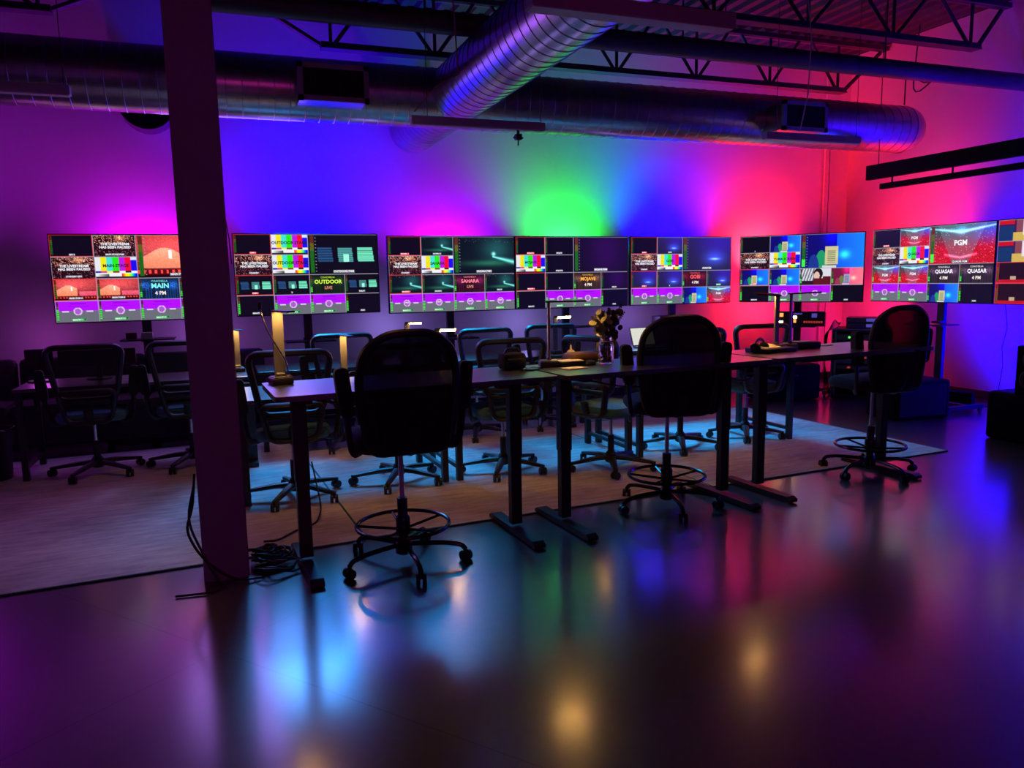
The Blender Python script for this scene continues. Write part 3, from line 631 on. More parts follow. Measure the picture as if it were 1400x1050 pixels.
# things on the shelves
t = thing('set_top_box', 'small black box on the shelf under the GOBI screen', 'media box', (5.24, 8.15, 0.908)); MB().box((0, 0, 0.055), (0.56, 0.2, 0.11), bevel=0.004).build('housing', M['black'], t, smooth=False)
MB().box((0.22, -0.1005, 0.05), (0.03, 0.004, 0.02)).build('status_light', M['white'], t, smooth=False)
for (x, ww, lb) in ((-0.83, .09, 'small tan box on the left end of the shelf under the leftmost screen'), (-0.69, .10, 'small pale box in the middle of the shelf under the leftmost screen')):
    tag(MB().box((0, 0, .03), (ww, .07, .06), bevel=.003).build('small_box', M['brown' if x < -.8 else 'paper'], smooth=False, loc=(x, 8.16, .993)), lb, 'box')
t = thing('switcher_panel', 'black control panel with orange lit buttons under the corner screen', 'control panel', (6.60, 7.50, 0.868), a6)
MB().box((0, 0, .085), (.56, .10, .17), rot=(R(-12), 0, 0), bevel=.005).build('housing', M['black'], t, smooth=False)
M4 = xf((0, -.052, .095), (R(-12), 0, 0))
def onp(m, x, z, w_, h_, y=-.001): m.add([(x-w_/2, y, z-h_/2), (x+w_/2, y, z-h_/2), (x+w_/2, y, z+h_/2), (x-w_/2, y, z+h_/2), (x-w_/2, y+.004, z-h_/2), (x+w_/2, y+.004, z-h_/2), (x+w_/2, y+.004, z+h_/2), (x-w_/2, y+.004, z+h_/2)], [(0, 1, 2, 3), (4, 7, 6, 5), (0, 4, 5, 1), (1, 5, 6, 2), (2, 6, 7, 3), (3, 7, 4, 0)], M4); return m
m = MB(); onp(m, -.22, .04, .045, .045); onp(m, -.06, -.03, .03, .05); m.build('lit_buttons', M['ledorange'], t, smooth=False)
m = MB(); onp(m, -.22, -.045, .04, .02); onp(m, -.06, .015, .035, .025); m.build('bright_buttons', M['warm'], t, smooth=False)
m = MB(); onp(m, .16, .035, .06, .05); onp(m, -.03, .055, .1, .015); m.build('small_display', M['ledblue'], t, smooth=False)
m = MB()
for k in range(8): onp(m, .05+k*.028, -.045, .02, .025)
m.build('button_row', M['ledred'], t, smooth=False)
bpy.data.materials['led_red'].node_tree.nodes['Principled BSDF'].inputs['Emission Strength'].default_value = 0.35

# ------------------------------------------------------------------ chairs
def star_base(t, R_=.335, thick=.028, arch=False, mtl='black', phase=0.3, hubz=.09):
    m = MB().lathe([(.03, .05), (.045, .06), (.045, hubz+.03), (.03, hubz+.05)], 16)
    for k in range(5):
        a = phase+k*2*math.pi/5; c, s = math.cos(a), math.sin(a)
        if arch: pts = [(r*c, r*s, z) for r, z in ((.02, .105), (.14, .105), (.24, .10), (R_-.02, .085), (R_, .06))]; m.tube(fillet(pts, .08), .0135, 8)
        else:
            pts = [(.02*c, .02*s, .095), (.14*c, .14*s, .09), (.26*c, .26*s, .075), (R_*c, R_*s, .066)]
            m.tube(pts, [.03, .026, .021, .017], 8, flat=(.75, 1.15))
            m.cyl((R_*c, R_*s, .04), (R_*c, R_*s, .075), .016, 8)
    m.build('star_base', M[mtl], t)
    for k in range(5):
        a = phase+k*2*math.pi/5; c, s = math.cos(a), math.sin(a); q = a+random.uniform(-1, 1)
        dx, dy = math.cos(q), math.sin(q)
        w2 = MB()
        for sgn in (-1, 1):
            cx, cy = R_*c+dx*.0, R_*s+dy*.0
            p1 = Vector((cx-dy*.006*sgn, cy+dx*.006*sgn, .028)); p2 = Vector((cx-dy*.026*sgn, cy+dx*.026*sgn, .028))
            w2.cyl(p1, p2, .028, 14)
        w2.cyl((R_*c, R_*s, .03), (R_*c, R_*s, .062), .008, 6); w2.box((R_*c, R_*s, .045), (.02, .02, .03))
        w2.build('caster', M['black'], t)
def seat_mb(w_, d_, h_, z, y=0.0, crown=.012):
    out = rloop([(-w_/2, -d_/2, 0), (w_/2, -d_/2, 0), (w_/2*.96, d_/2, 0), (-w_/2*.96, d_/2, 0)], .12, 6)
    m = MB(); N = len(out); rings = [(1-.06, 0), (1.0, h_*.3), (1.0, h_*.65), (.95, h_*.92), (.75, h_+crown*.6), (.3, h_+crown)]
    vs = []
    for s, dz in rings: vs += [(p.x*s, p.y*s+y, z+dz - .03*max(0, (p.y*s)/(d_/2)-.6)) for p in out]
    fs = [(i*N+k, i*N+(k+1) % N, (i+1)*N+(k+1) % N, (i+1)*N+k) for i in range(len(rings)-1) for k in range(N)]
    fs += [tuple(range(N-1, -1, -1)), tuple((len(rings)-1)*N+k for k in range(N))]
    return m.add(vs, fs)
def curved(pts, depth, yb, tilt):
    # pts are (x, z) on the back plane; bow it around the sitter and recline it
    return [Vector((x, yb - depth*(1-(x/.3)**2) - tilt*(z), z)) for x, z in pts]
def rz(pts, r, n=5): return [(p.x, p.y) for p in rloop([(a, b, 0) for a, b in pts], r, n)]
def panel(pts3, thick=.006):
    # fan-filled bowed sheet: grid between left and right outline
    m = MB(); N = len(pts3); c = sum(pts3, Vector())/N
    rings = [1.0, .8, .6, .4, .2]; vs = []
    for sgn in (0, 1):
        for s in rings:
            for p in pts3:
                q = c+(p-c)*s; q = Vector((q.x, q.y+sgn*thick, q.z)); vs.append(q)
    fs = []
    for L in range(2):
        o = L*N*len(rings)
        for i in range(len(rings)-1):
            for k in range(N): fs.append((o+i*N+k, o+i*N+(k+1) % N, o+(i+1)*N+(k+1) % N, o+(i+1)*N+k))
        fs.append(tuple(o+(len(rings)-1)*N+k for k in range(N)))
    o = N*len(rings)
    for k in range(N): fs.append((k, (k+1) % N, o+(k+1) % N, o+k))
    return m.add(vs, fs)
def flip_arm(t, sgn, x, y, z0, z1, brz, mtl='black'):
    m = MB().tube(fillet([(sgn*.16, .02, brz), (sgn*(x-.02), y+.02, brz-.01), (sgn*x, y, z0-.06), (sgn*x, y, z0+.05)], .06), [.018]*12 if False else .017, 8, flat=(1.3, .8))
    a = m.build('armrest', M[mtl], t)
    out = [(-.03, 0), (.03, 0), (.036, .08), (.034, z1-z0-.03), (-.034, z1-z0-.03), (-.036, .08)]
    o3 = rloop([(p[0], p[1], 0) for p in out], .03, 4)
    mm = xf((sgn*x, y-.01, z0), (R(90), 0, 0)) @ Matrix.Rotation(R(6*-sgn), 4, 'Z')
    pad = MB().plate([(p.x, p.y) for p in o3], .05, mm); pad.build('arm_pad', M['fabric'], a)
def task_chair(seatm):
    t = thing('task_chair', '', 'chair', (0, 0, 0), 0, 'black mesh task chairs at the rear desks')
    star_base(t, .335, phase=R(100))
    MB().lathe([(.026, .12), (.026, .27), (.024, .27)], 14).build('cylinder_sleeve', M['black'], t)
    MB().lathe([(.014, .26), (.014, .43)], 12).build('gas_cylinder', M['chrome'], t)
    m = MB().box((0, 0, .435), (.2, .26, .035), bevel=.008).cyl((.1, .05, .435), (.25, .07, .43), .007, 6).tube(fillet([(0, -.1, .435), (0, -.27, .44), (0, -.31, .56)], .06), .022, 8, flat=(1, 1.5)); m.build('tilt_mechanism', M['black'], t)
    seat_mb(.50, .48, .075, .45).build('seat', seatm, t)
    yb, tl = -.20, .10
    P1 = rz([(-.195, .63), (.195, .63), (.265, 1.03), (-.265, 1.03)], .07)
    L1 = [Vector((x, yb-.035*(1-(x/.26)**2)-tl*(z-.5), z+.02*(1-(x/.26)**2)*(z > .9))) for x, z in P1]
    MB().tube(L1, .030, 8, closed=True, flat=(1.0, .75)).build('back_frame', M['black'], t)
    panel(L1, .004).build('back_mesh', M['mesh_task'], t)
    P2 = rz([(-.15, .46), (.15, .46), (.20, .70), (-.20, .70)], .06)
    L2 = [Vector((x, yb-.055-.03*(1-(x/.26)**2)-tl*(z-.5), z)) for x, z in P2]
    MB().tube(L2, .024, 8, closed=True, flat=(1.3, .8)).build('lumbar_frame', M['black'], t)
    for s in (-1, 1): flip_arm(t, s, .305, -.14, .63, .90, .44)
    return t
def drafting(seatm):
    t = thing('drafting_stool', '', 'drafting chair', (0, 0, 0), 0, 'tall drafting chairs at the front desks')
    star_base(t, .33, arch=True, mtl='blackgloss', phase=R(-90), hubz=.085)
    MB().lathe([(.026, .12), (.028, .36), (.022, .36)], 14).build('cylinder_sleeve', M['black'], t)
    MB().lathe([(.014, .35), (.014, .64)], 12).build('gas_cylinder', M['chrome'], t)
    m = MB().tube([(.245*math.cos(a), .245*math.sin(a), .215) for a in np.linspace(0, 2*math.pi, 41)[:-1]], .0105, 8, closed=True)
    m.lathe([(.033, .16), (.038, .17), (.038, .25), (.033, .26)], 16)
    for k in range(5):
        a = R(18)+k*2*math.pi/5; m.cyl((.03*math.cos(a), .03*math.sin(a), .19), (.245*math.cos(a), .245*math.sin(a), .213), .008, 6)
    m.build('foot_ring', M['blackgloss'], t)
    m = MB().box((0, 0, .645), (.2, .26, .035), bevel=.008).cyl((.1, .05, .64), (.25, .07, .635), .007, 6).tube(fillet([(0, -.1, .645), (0, -.24, .65), (0, -.29, .8)], .06), .024, 8, flat=(1, 1.5)); m.build('tilt_mechanism', M['black'], t)
    seat_mb(.52, .49, .08, .655, y=.0).build('seat', seatm, t)
    yb, tl = -.20, .06
    P1 = rz([(-.20, .66), (.20, .66), (.232, .84), (.250, 1.02), (.225, 1.17), (.11, 1.25), (-.11, 1.25), (-.225, 1.17), (-.250, 1.02), (-.232, .84)], .06, 4)
    L1 = [Vector((x, yb-.045*(1-(x/.26)**2)-tl*(z-.7), z)) for x, z in P1]
    MB().tube(L1, .021, 8, closed=True).build('back_frame', M['black'], t)
    panel(L1, .008).build('back_mesh', M['mesh_stool'], t)
    P2 = rz([(-.15, .68), (.15, .68), (.17, .95), (-.17, .95)], .06)
    L2 = [Vector((x, yb-.03-.045*(1-(x/.26)**2)-tl*(z-.7), z)) for x, z in P2]
    panel(L2, .03).build('lumbar_pad', M['fabric'], t)
    for s in (-1, 1): flip_arm(t, s, .295, -.15, .84, 1.12, .65)
    return t
tc = task_chair(M['seatfab'])
TC = [((-1.01, 6.80), 2, 'task chair at the left desk, its whole mesh back in view'),
      ((-0.30, 6.80), 0, 'task chair at the left desk, half hidden by the left side of the column'),
      ((0.40, 5.41), -2, 'task chair behind the desk lamp, nearest chair right of the column'),
      ((0.95, 7.00), 3, 'task chair farther back under the OUTDOOR screen stand'),
      ((1.16, 5.53), 0, 'task chair hidden behind the near drafting chair, only its base showing'),
      ((2.23, 6.90), 4, 'task chair farther back under the SAHARA screen stand'),
      ((1.99, 5.51), -3, 'task chair seen between the two front desk legs, behind the black bag'),
      ((2.99, 7.10), 0, 'task chair farther back under the MOJAVE screen stand'),
      ((2.78, 5.22), -68, 'task chair turned sideways to the right below the vase'),
      ((3.68, 5.63), -2, 'task chair behind the middle drafting chair, only its base showing'),
      ((4.48, 5.78), -8, 'task chair in front of the red wall behind the right desk')]
for i, ((x, y), a, lb) in enumerate(TC):
    place(tc, (x, y, .011 if y < 7.3 and (x > .7 and y < 6.9 or x <= .7) else 0), R(a), 'black '+lb, first=(i == 0))
ds = drafting(M['fabric'])
for i, ((x, y), a, lb) in enumerate((((.83, 3.90), 2, 'nearest black drafting chair, right of the column with a round foot ring'), ((2.645, 4.20), -14, 'middle black drafting chair at the front desks, right of the vase'), ((4.50, 4.33), -2, 'black drafting chair at the far right end of the front desks'))):
    o = place(ds, (x, y, 0), R(a), lb, first=(i == 0))

# ------------------------------------------------------------------ front sit-stand desks
def sit_stand():
    t = thing('standing_desk', '', 'desk', (0, 0, 0), 0, 'front standing desks in a row')
    out = rloop([(-.755, -.30, 0), (.755, -.30, 0), (.755, .30, 0), (-.755, .30, 0)], .03, 4)
    MB().plate([(p.x, p.y) for p in out], .028, xf((0, 0, .951))).build('tabletop', M['desktop'], t)
    for s in (-1, 1):
        m = MB().box((s*.61, 0, .70), (.075, .06, .45), bevel=.003).box((s*.61, 0, .36), (.066, .052, .6), bevel=.003)
        m.build('leg', M['blackmetal'], t, smooth=False)
        out = [(-.33, .0), (.33, .0), (.33, .02), (.30, .034), (-.30, .034), (-.33, .02)]
        m = MB().plate(out, .07, xf((s*.61, 0, .008), (R(90), 0, R(90))))
        for yy in (-.3, .3): m.cyl((s*.61, yy, 0), (s*.61, yy, .012), .018, 10)
        m.build('foot', M['blackmetal'], t, smooth=False)
    m = MB().box((0, 0, .915), (1.2, .05, .045)).box((-.61, 0, .928), (.06, .56, .018)).box((.61, 0, .928), (.06, .56, .018)); m.build('crossbar', M['blackmetal'], t, smooth=False)
    m = MB().box((.1, .12, .89), (.5, .09, .05), bevel=.004).box((.45, -.25, .925), (.1, .06, .02)); m.build('control_box', M['black'], t, smooth=False)
    return t
sd = sit_stand()
for i, (x, y, lb) in enumerate(((.945, 4.08, 'left front standing desk with a desk lamp at its left end'), (2.48, 4.16, 'middle front standing desk carrying the flower jar'), (4.02, 4.30, 'right front standing desk with two desk lamps'))):
    place(sd, (x, y, 0), RA if i else RA-R(1.5), 'black '+lb, first=(i == 0))

# ------------------------------------------------------------------ rear desks
def rear_desk(x0, x1, y0, y1, rz_, lab_, z=.73):
    L, D = x1-x0, y1-y0
    t = thing('rear_desk', lab_, 'desk', ((x0+x1)/2, (y0+y1)/2, 0), rz_, 'black rear desks')
    MB().box((0, 0, z-.0125), (L, D, .025), bevel=.003).build('tabletop', M['desktop'], t, smooth=False)
    for s in (-1, 1):
        for q in (-1, 1): MB().box((s*(L/2-.035), q*(D/2-.03), (z-.025)/2+.006), (.045, .045, z-.037)).build('leg', M['blackmetal'], t, smooth=False)
        MB().box((s*(L/2-.035), 0, .11), (.03, D-.1, .03)).build('side_rail', M['blackmetal'], t, smooth=False)
    MB().box((0, D/2-.03, z-.06), (L-.12, .03, .05)).box((0, 0, z-.06), (L-.1, .03, .05)).build('under_frame', M['blackmetal'], t, smooth=False)
    return t
rr = R(2.3)
rear_desk(0.03, 1.50, 5.33, 6.08, rr, 'second-row black desk behind the left standing desk')
rear_desk(1.54, 3.08, 5.38, 6.13, rr, 'second-row black desk behind the middle standing desk')
rear_desk(3.12, 4.78, 5.45, 6.20, rr, 'second-row black desk behind the right standing desk')
rear_desk(-1.54, 0.20, 6.74, 7.40, 0, 'black desk in front of the sofa at far left')
rear_desk(.26, 1.78, 7.0, 7.65, 0, 'back-row black desk below the OUTDOOR screen')
rear_desk(1.82, 3.34, 7.0, 7.65, 0, 'back-row black desk below the SAHARA screen')
rear_desk(3.38, 4.90, 7.0, 7.65, 0, 'back-row black desk below the MOJAVE and GOBI screens')

# ------------------------------------------------------------------ desk lamps
def lamp(loc, face, head, lab_, h=.37, L=.21, tilt=0, lit=True, roll=0, wst=.052):
    """face: azimuth the stem's broad side faces; head: azimuth the arm points to"""
    t = thing('desk_lamp', lab_, 'desk lamp', loc, face, 'led desk lamps')
    MB().box((0, 0, .018), (.11, .12, .036), bevel=.008).build('base', M['black'], t)
    MB().box((0, 0, .038), (.09, .10, .006), bevel=.002).build('base_top', M['alu'], t)
    MB().cyl((-.02, 0, .05), (.02, 0, .05), .014, 10).box((0, 0, .04+(h-.04)/2), (wst, .014, h-.04), bevel=.003).cyl((0, -.009, h-.02), (0, .009, h-.02), .006, 8).build('stem', M['alu'], t, smooth=False)
    mm = Matrix.Translation((0, 0, h+.004)) @ Matrix.Rotation(head-face, 4, 'Z') @ Matrix.Rotation(R(-tilt), 4, 'Y') @ Matrix.Rotation(R(roll), 4, 'X')
    b = MB(); b2 = MB().box((0, 0, 0), (L, .045, .010), bevel=.003); b.add(b2.v, b2.f, mm @ Matrix.Translation((L/2-.02, 0, 0)))
    hd = b.build('lamp_head', M['black'], t, smooth=False)
    if lit:
        b = MB(); b2 = MB().box((0, 0, 0), (L*.72, .034, .0005)); b.add(b2.v, b2.f, mm @ Matrix.Translation((L*.5, 0, -.0048)))
        b.build('led_strip', M['warm'], hd, smooth=False)
def az(d): return R(d)
ZD = .9655
lamp((0.27, 4.24, ZD), az(12), az(-72), 'near desk lamp on the left end of the left standing desk', h=.385, wst=.06)
lamp((1.845, 4.26, ZD), az(75), az(-18), 'thin black-looking desk lamp beside the black bag on the middle desk', h=.39, L=.25)
lamp((3.66, 4.40, ZD), az(20), az(-175), 'left lamp of the two crossing desk lamps on the right standing desk', h=.385, L=.22, roll=-16, tilt=4)
lamp((3.80, 4.42, ZD), az(40), az(-20), 'right lamp of the two crossing desk lamps on the right standing desk', h=.39, L=.23, tilt=2, lit=False)
lamp((0.10, 7.15, .73), az(5), az(-80), 'desk lamp on the far left desk, just right of the column')
lamp((0.84, 5.85, .73), az(5), az(-80), 'desk lamp on the second row seen right of the near lamp')
lamp((1.62, 7.10, .73), az(10), az(-5), 'desk lamp on the back row above the near drafting chair, left one', L=.16, roll=-25)
lamp((1.60, 5.95, .73), az(10), az(-2), 'desk lamp whose bright head shows just above the near drafting chair', L=.18, roll=-38)
lamp((3.17, 7.15, .73), az(10), az(0), 'desk lamp on the back row left of the MOJAVE stand, bright head', L=.2, roll=-38)
lamp((2.925, 5.72, .73), az(15), az(-80), 'desk lamp directly behind the flower jar')

# ------------------------------------------------------------------ things on the front desks
t = thing('gooseneck_microphone', 'thin gooseneck microphone beside the near desk lamp', 'microphone', (0.31, 4.22, ZD))
MB().lathe([(.02, 0), (.02, .04), (.008, .05)], 12).build('plug', M['black'], t)
MB().tube(fillet([(0, 0, .04), (-.005, .0, .12), (-.05, 0, .20), (-.10, -.01, .30), (-.125, -.02, .40)], .12, 6), .0045, 8).build('gooseneck', M['chrome'], t)
MB().lathe([(.006, 0), (.009, .01), (.009, .035), (.004, .042)], 10, xf((-.125, -.02, .40))).build('microphone_tip', M['black'], t)
t = thing('camera_bag', 'small black bag with top handle on the middle standing desk', 'bag', (1.60, 4.25, ZD), RA)
MB().box((0, 0, .05), (.15, .11, .10), bevel=.022).box((0, -.056, .04), (.11, .02, .055), bevel=.008).build('bag_body', M['fabric'], t)
MB().tube(fillet([(-.05, 0, .095), (-.035, 0, .125), (.035, 0, .125), (.05, 0, .095)], .03), .006, 8, flat=(1, 1.6)).build('handle', M['black'], t)
tag(MB().box((0, 0, .004), (.075, .15, .008), bevel=.003).build('smartphone', M['blackgloss'], loc=(1.70, 4.17, ZD), rotz=R(-50)), 'dark smartphone lying flat beside the small black bag', 'phone')
t = thing('tablet_dock', 'low black device with pale top beside the thin desk lamp', 'electronic device', (1.97, 4.24, ZD), RA)
MB().box((0, 0, .016), (.17, .12, .032), bevel=.005).build('housing', M['black'], t); MB().box((0, 0, .0335), (.15, .10, .003)).build('pale_top', M['paper'], t, smooth=False)
t = thing('leather_pouch', 'brown pouch lying on the middle standing desk', 'pouch', (2.10, 4.34, ZD), R(8))
MB().box((0, 0, .035), (.22, .13, .07), bevel=.025).build('pouch_body', M['brown'], t)
m = MB()
for k in range(3): m.cyl((.09, -.07, .02+k*.016), (.09, -.064, .02+k*.016), .004, 8)
m.build('snap_buttons', M['paper'], t)
t = thing('pump_bottle', 'small cream bottle behind the brown pouch', 'bottle', (2.10, 4.50-.01, ZD-.0))
MB().lathe([(.024, 0), (.026, .005), (.026, .06), (.018, .07), (.010, .073)], 18).build('bottle_body', M['yellow'], t); MB().lathe([(.008, .07), (.006, .09), (.003, .105)], 10).build('nozzle', M['white'], t)
tag(MB().box((0, 0, .003), (.14, .09, .006)).build('notepad', M['paper'], smooth=False, loc=(1.93, 4.09, ZD), rotz=R(10)), 'small pale notepad in front of the low black device', 'notepad')
t = thing('computer_mouse', 'black mouse in front of the brown pouch', 'mouse', (2.10, 4.22, ZD), R(20))
MB().lathe([(.03, 0), (.033, .01), (.028, .022), (.012, .03)], 16, Matrix.Scale(1.5, 4, (1, 0, 0))).build('mouse_shell', M['black'], t)
# jar with dried flowers
t = thing('glass_jar', 'clear glass jar tied with twine holding dried stems', 'vase', (2.215, 4.22, ZD))
MB().lathe([(.001, .004), (.042, .004), (.046, .012), (.048, .11), (.040, .135), (.036, .14), (.038, .162), (.035, .162), (.033, .14), (.044, .11), (.043, .014), (.001, .010)], 28, cap=False).build('jar_glass', M['glass'], t)
m = MB().tube([(.039*math.cos(a), .039*math.sin(a), .142) for a in np.linspace(0, 2*math.pi, 21)[:-1]], .004, 6, closed=True).tube([(.038, -.01, .142), (.06, -.02, .135), (.075, -.02, .115)], .0025, 6); m.build('twine', M['twine'], t)
m = MB()
for k in range(9):
    a = k*.9; m.tube([(.02*math.cos(a), .02*math.sin(a), .015), (.028*math.cos(a+2), .028*math.sin(a+2), .08), (.012*math.cos(a), .012*math.sin(a), .15)], .003, 5)
for k in range(22):
    a, z = random.uniform(0, 6.28), random.uniform(.02, .1); m.lathe([(.001, -.008), (.007, -.003), (.007, .003), (.001, .008)], 8, xf((.03*math.cos(a), .03*math.sin(a), z)), cap=False)
m.build('filler_stems', M['leafdark'], t)
fl = thing('dried_bouquet', 'bouquet of dried eucalyptus leaves rising from the glass jar', 'flowers', (2.215, 4.22, ZD+.15))
leafs = MB(); darks = MB(); stems = MB()
def leaf(m, c, r, tiltv):
    N = 10; q = Euler(tiltv).to_matrix().to_4x4(); mm = Matrix.Translation(c) @ q
    vs = [(0, 0, .2*r)] + [(r*math.cos(2*math.pi*k/N), r*1.1*math.sin(2*math.pi*k/N), 0) for k in range(N)] + [(0, 0, -.05*r)]
    m.add(vs, [(0, 1+k, 1+(k+1) % N) for k in range(N)] + [(N+1, 1+(k+1) % N, 1+k) for k in range(N)], mm)
for (dx, dy, dz, mm_, cnt) in ((-.075, -.01, .085, leafs, 9), (-.05, .01, .13, leafs, 9), (-.02, -.02, .12, leafs, 10), (-.035, 0, .155, leafs, 7), (.01, -.02, .075, darks, 12), (.035, .0, .09, darks, 10), (.055, .0, .15, darks, 10), (.0, .02, .12, darks, 8), (-.03, -.02, .06, leafs, 8), (.02, -.03, .04, darks, 8), (.05, -.01, .11, darks, 8)):
    stems.tube([(dx*.1, dy*.1, -.03), (dx*.5, dy, dz*.5), (dx, dy, dz)], .002, 5)
    for k in range(cnt): leaf(mm_, Vector((dx, dy, dz))+Vector((random.gauss(0, .014), random.gauss(0, .014), random.gauss(0, .017))), random.uniform(.016, .027), (random.uniform(0, 3), random.uniform(0, 3), random.uniform(0, 3)))
for (sx, sz) in ((.11, .22), (.02, .20), (.125, .17), (-.10, .15)):
    stems.tube([(0, 0, 0), (sx*.6, 0, sz*.65), (sx, 0, sz)], .0015, 5)
    for k in range(9):
        f = .45+k*.065
        for s in (-1, 1): leaf(darks if sx > 0 else leafs, Vector((sx*f+s*.006, 0, sz*f)), .0055, (R(80), random.uniform(0, 1), 0))
leafs.build('pale_leaves', M['leaf'], fl); darks.build('dark_leaves', M['leafdark'], fl); stems.build('stems', M['leafdark'], fl)
# right desk
t = thing('headphones', 'black headphones at the left of the right standing desk', 'headphones', (3.44, 4.30, ZD), R(25))
MB().tube([(.075*math.cos(a), 0, .035+.06*math.sin(a)) for a in np.linspace(0, math.pi, 15)], .007, 8, flat=(.6, 1.6)).build('headband', M['black'], t)
for s in (-1, 1): MB().lathe([(.02, 0), (.034, .004), (.036, .02), (.025, .032)], 18, xf((s*.075, 0, .036), (0, R(-90*s), 0))).build('ear_cup', M['fabric'], t)
t = thing('document_folder', 'black tray with yellow-lit papers on the right standing desk', 'papers', (3.56, 4.33, ZD), R(10))
MB().box((0, 0, .015), (.30, .20, .03), bevel=.006).build('tray', M['black'], t); MB().box((-.03, .02, .036), (.18, .13, .012), rot=(R(8), 0, 0)).build('papers', M['yellow'], t, smooth=False)
t = thing('interface_box', 'flat black box with pale sheet beside the crossing lamps', 'electronic device', (3.94, 4.44, ZD), R(5))
MB().box((0, 0, .022), (.21, .13, .044), bevel=.006).build('housing', M['black'], t); MB().box((-.02, 0, .0465), (.15, .09, .004)).build('pale_sheet', M['paper'], t, smooth=False)
tag(MB().box((0, 0, .002), (.10, .06, .004)).build('paper_slip', M['paper'], smooth=False, loc=(4.20, 4.50, ZD), rotz=R(15)), 'white paper slip near the right end of the right standing desk', 'paper')
# laptop on the second row
t = thing('laptop', 'open laptop with a white screen, just left of the middle drafting chair', 'laptop', (4.33, 7.22, .732), R(6))
MB().box((0, 0, .009), (.31, .22, .016), bevel=.004).build('keyboard_base', M['rackgrey'], t)
lm = xf((0, .11, .016), (R(-20), 0, 0)); b = MB(); b2 = MB().box((0, 0, .105), (.31, .008, .21), bevel=.003); b.add(b2.v, b2.f, lm); lid = b.build('lid', M['rackgrey'], t)
b = MB(); b2 = MB().box((0, -.005, .105), (.29, .002, .19)); b.add(b2.v, b2.f, lm); b.build('display', M['laptopscreen'], lid, smooth=False)
# sticky note / yellow sheets by the column desk
t = thing('storage_box', 'small box with a pale front under the far left desk', 'box', (.085, 6.70, .53)); MB().box((0, .18, .075), (.18, .34, .15), bevel=.004).build('box_body', M['black'], t, smooth=False); MB().box((0, .003, .075), (.17, .01, .13)).build('box_front', M['yellow'], t, smooth=False)
# black panel below (desk end panel)
tag(MB().box((0, 0, .36), (.085, .05, .66)).box((0, 0, .03), (.085, .3, .03)).build('desk_end_post', M['blackmetal'], smooth=False, loc=(.16, 6.62, .0)), 'black upright post under the far left desk, right of the column', 'post')
def monitor(loc, rz_, w_, h_, lb):
    t = thing('desk_monitor', lb, 'monitor', loc, rz_, 'dark monitors at far left')
    MB().box((0, 0, .12+h_/2), (w_, .03, h_), bevel=.008).build('display_panel', M['black'], t, smooth=False)
    MB().box((0, .03, .1), (.05, .03, .2)).lathe([(.1, 0), (.1, .01), (.09, .014)], 20).build('monitor_stand', M['blackmetal'], t, smooth=False)
monitor((-1.0, 7.20, .73), R(3), .58, .13, 'dark low monitor seen through the whole chair back at far left')
monitor((-1.43, 7.22, .73), R(12), .20, .15, 'small dark monitor at the left end of the far left desk')

# ------------------------------------------------------------------ sofa, bin
t = thing('black_sofa', 'long low dark sofa against the back wall behind the left desk', 'sofa', (-1.25, 7.98, 0))
MB().box((0, 0, .24), (3.6, .58, .28), bevel=.03).build('sofa_base', M['sofa'], t)
for s in (-1, 1): MB().box((s*1.74, 0, .34), (.2, .6, .5), bevel=.05).build('sofa_arm', M['sofa'], t)
for k in range(3): MB().box((-1.09+k*1.09, -.06, .42), (1.07, .46, .13), bevel=.04).build('seat_cushion', M['sofa'], t); MB().box((-1.09+k*1.09, .20, .62), (1.07, .14, .46), rot=(R(-8), 0, 0), bevel=.05).build('back_cushion', M['sofa'], t)
m = MB()
for sx in (-1.6, 1.6):
    for sy in (-.2, .2): m.cyl((sx, sy, 0), (sx, sy, .11), .03, 10)
m.build('sofa_feet', M['black'], t)
t = thing('waste_bin', 'round black waste bin at the left edge of the picture', 'bin', (-1.80, 6.95, 0))
MB().lathe([(.15, 0), (.16, .01), (.19, .40), (.195, .41), (.185, .41), (.155, .02), (.001, .015)], 28, cap=False).build('bin_shell', M['black'], t)
m = MB()
pts = [(.197*math.cos(a), .197*math.sin(a), .40+.012*math.sin(a*5)) for a in np.linspace(0, 2*math.pi, 41)[:-1]]; m.tube(pts, .008, 6, closed=True); m.build('bin_liner', M['blackgloss'], t)

# ------------------------------------------------------------------ right side gear
t = thing('equipment_rack', 'black equipment rack case standing in the corner before the red wall', 'equipment rack', (7.25, 7.16, 0), R(-50))
m = MB().box((-.29, 0, .42), (.04, .6, .80)).box((.29, 0, .42), (.04, .6, .80)).box((0, 0, .82), (.62, .6, .03)).box((0, 0, .03), (.62, .6, .04)).box((0, .28, .42), (.6, .03, .8)); m.build('rack_case', M['black'], t, smooth=False)
m = MB()
for s in (-1, 1): m.box((s*.27, -.295, .43), (.02, .02, .76)); m.box((s*.31, -.30, .42), (.014, .014, .82))
m.box((0, -.30, .833), (.62, .014, .014)); m.build('rack_rails', M['alu'], t, smooth=False)
for z, h_, mm_, nm in ((.74, .08, 'rackgrey', 'rack_unit'), (.64, .08, 'black', 'rack_unit'), (.50, .16, 'ledred', 'amplifier'), (.38, .06, 'rackgrey', 'rack_unit'), (.22, .16, 'black', 'rack_drawer')):
    u_ = MB().box((0, -.28+.2, z), (.52, .4, h_-.008), bevel=.003).build(nm, M['rackgrey'] if mm_ == 'ledred' else M[mm_], t, smooth=False)
    if nm == 'rack_unit': MB().box((-.12, -.282, z), (.03, .004, .02)).build('status_light', M['ledgreen' if z > .7 else 'ledred'], u_, smooth=False)
    if nm == 'amplifier': MB().box((0, -.2815, z), (.14, .004, .02)).build('lit_logo_bar', M['ledred'], u_, smooth=False)
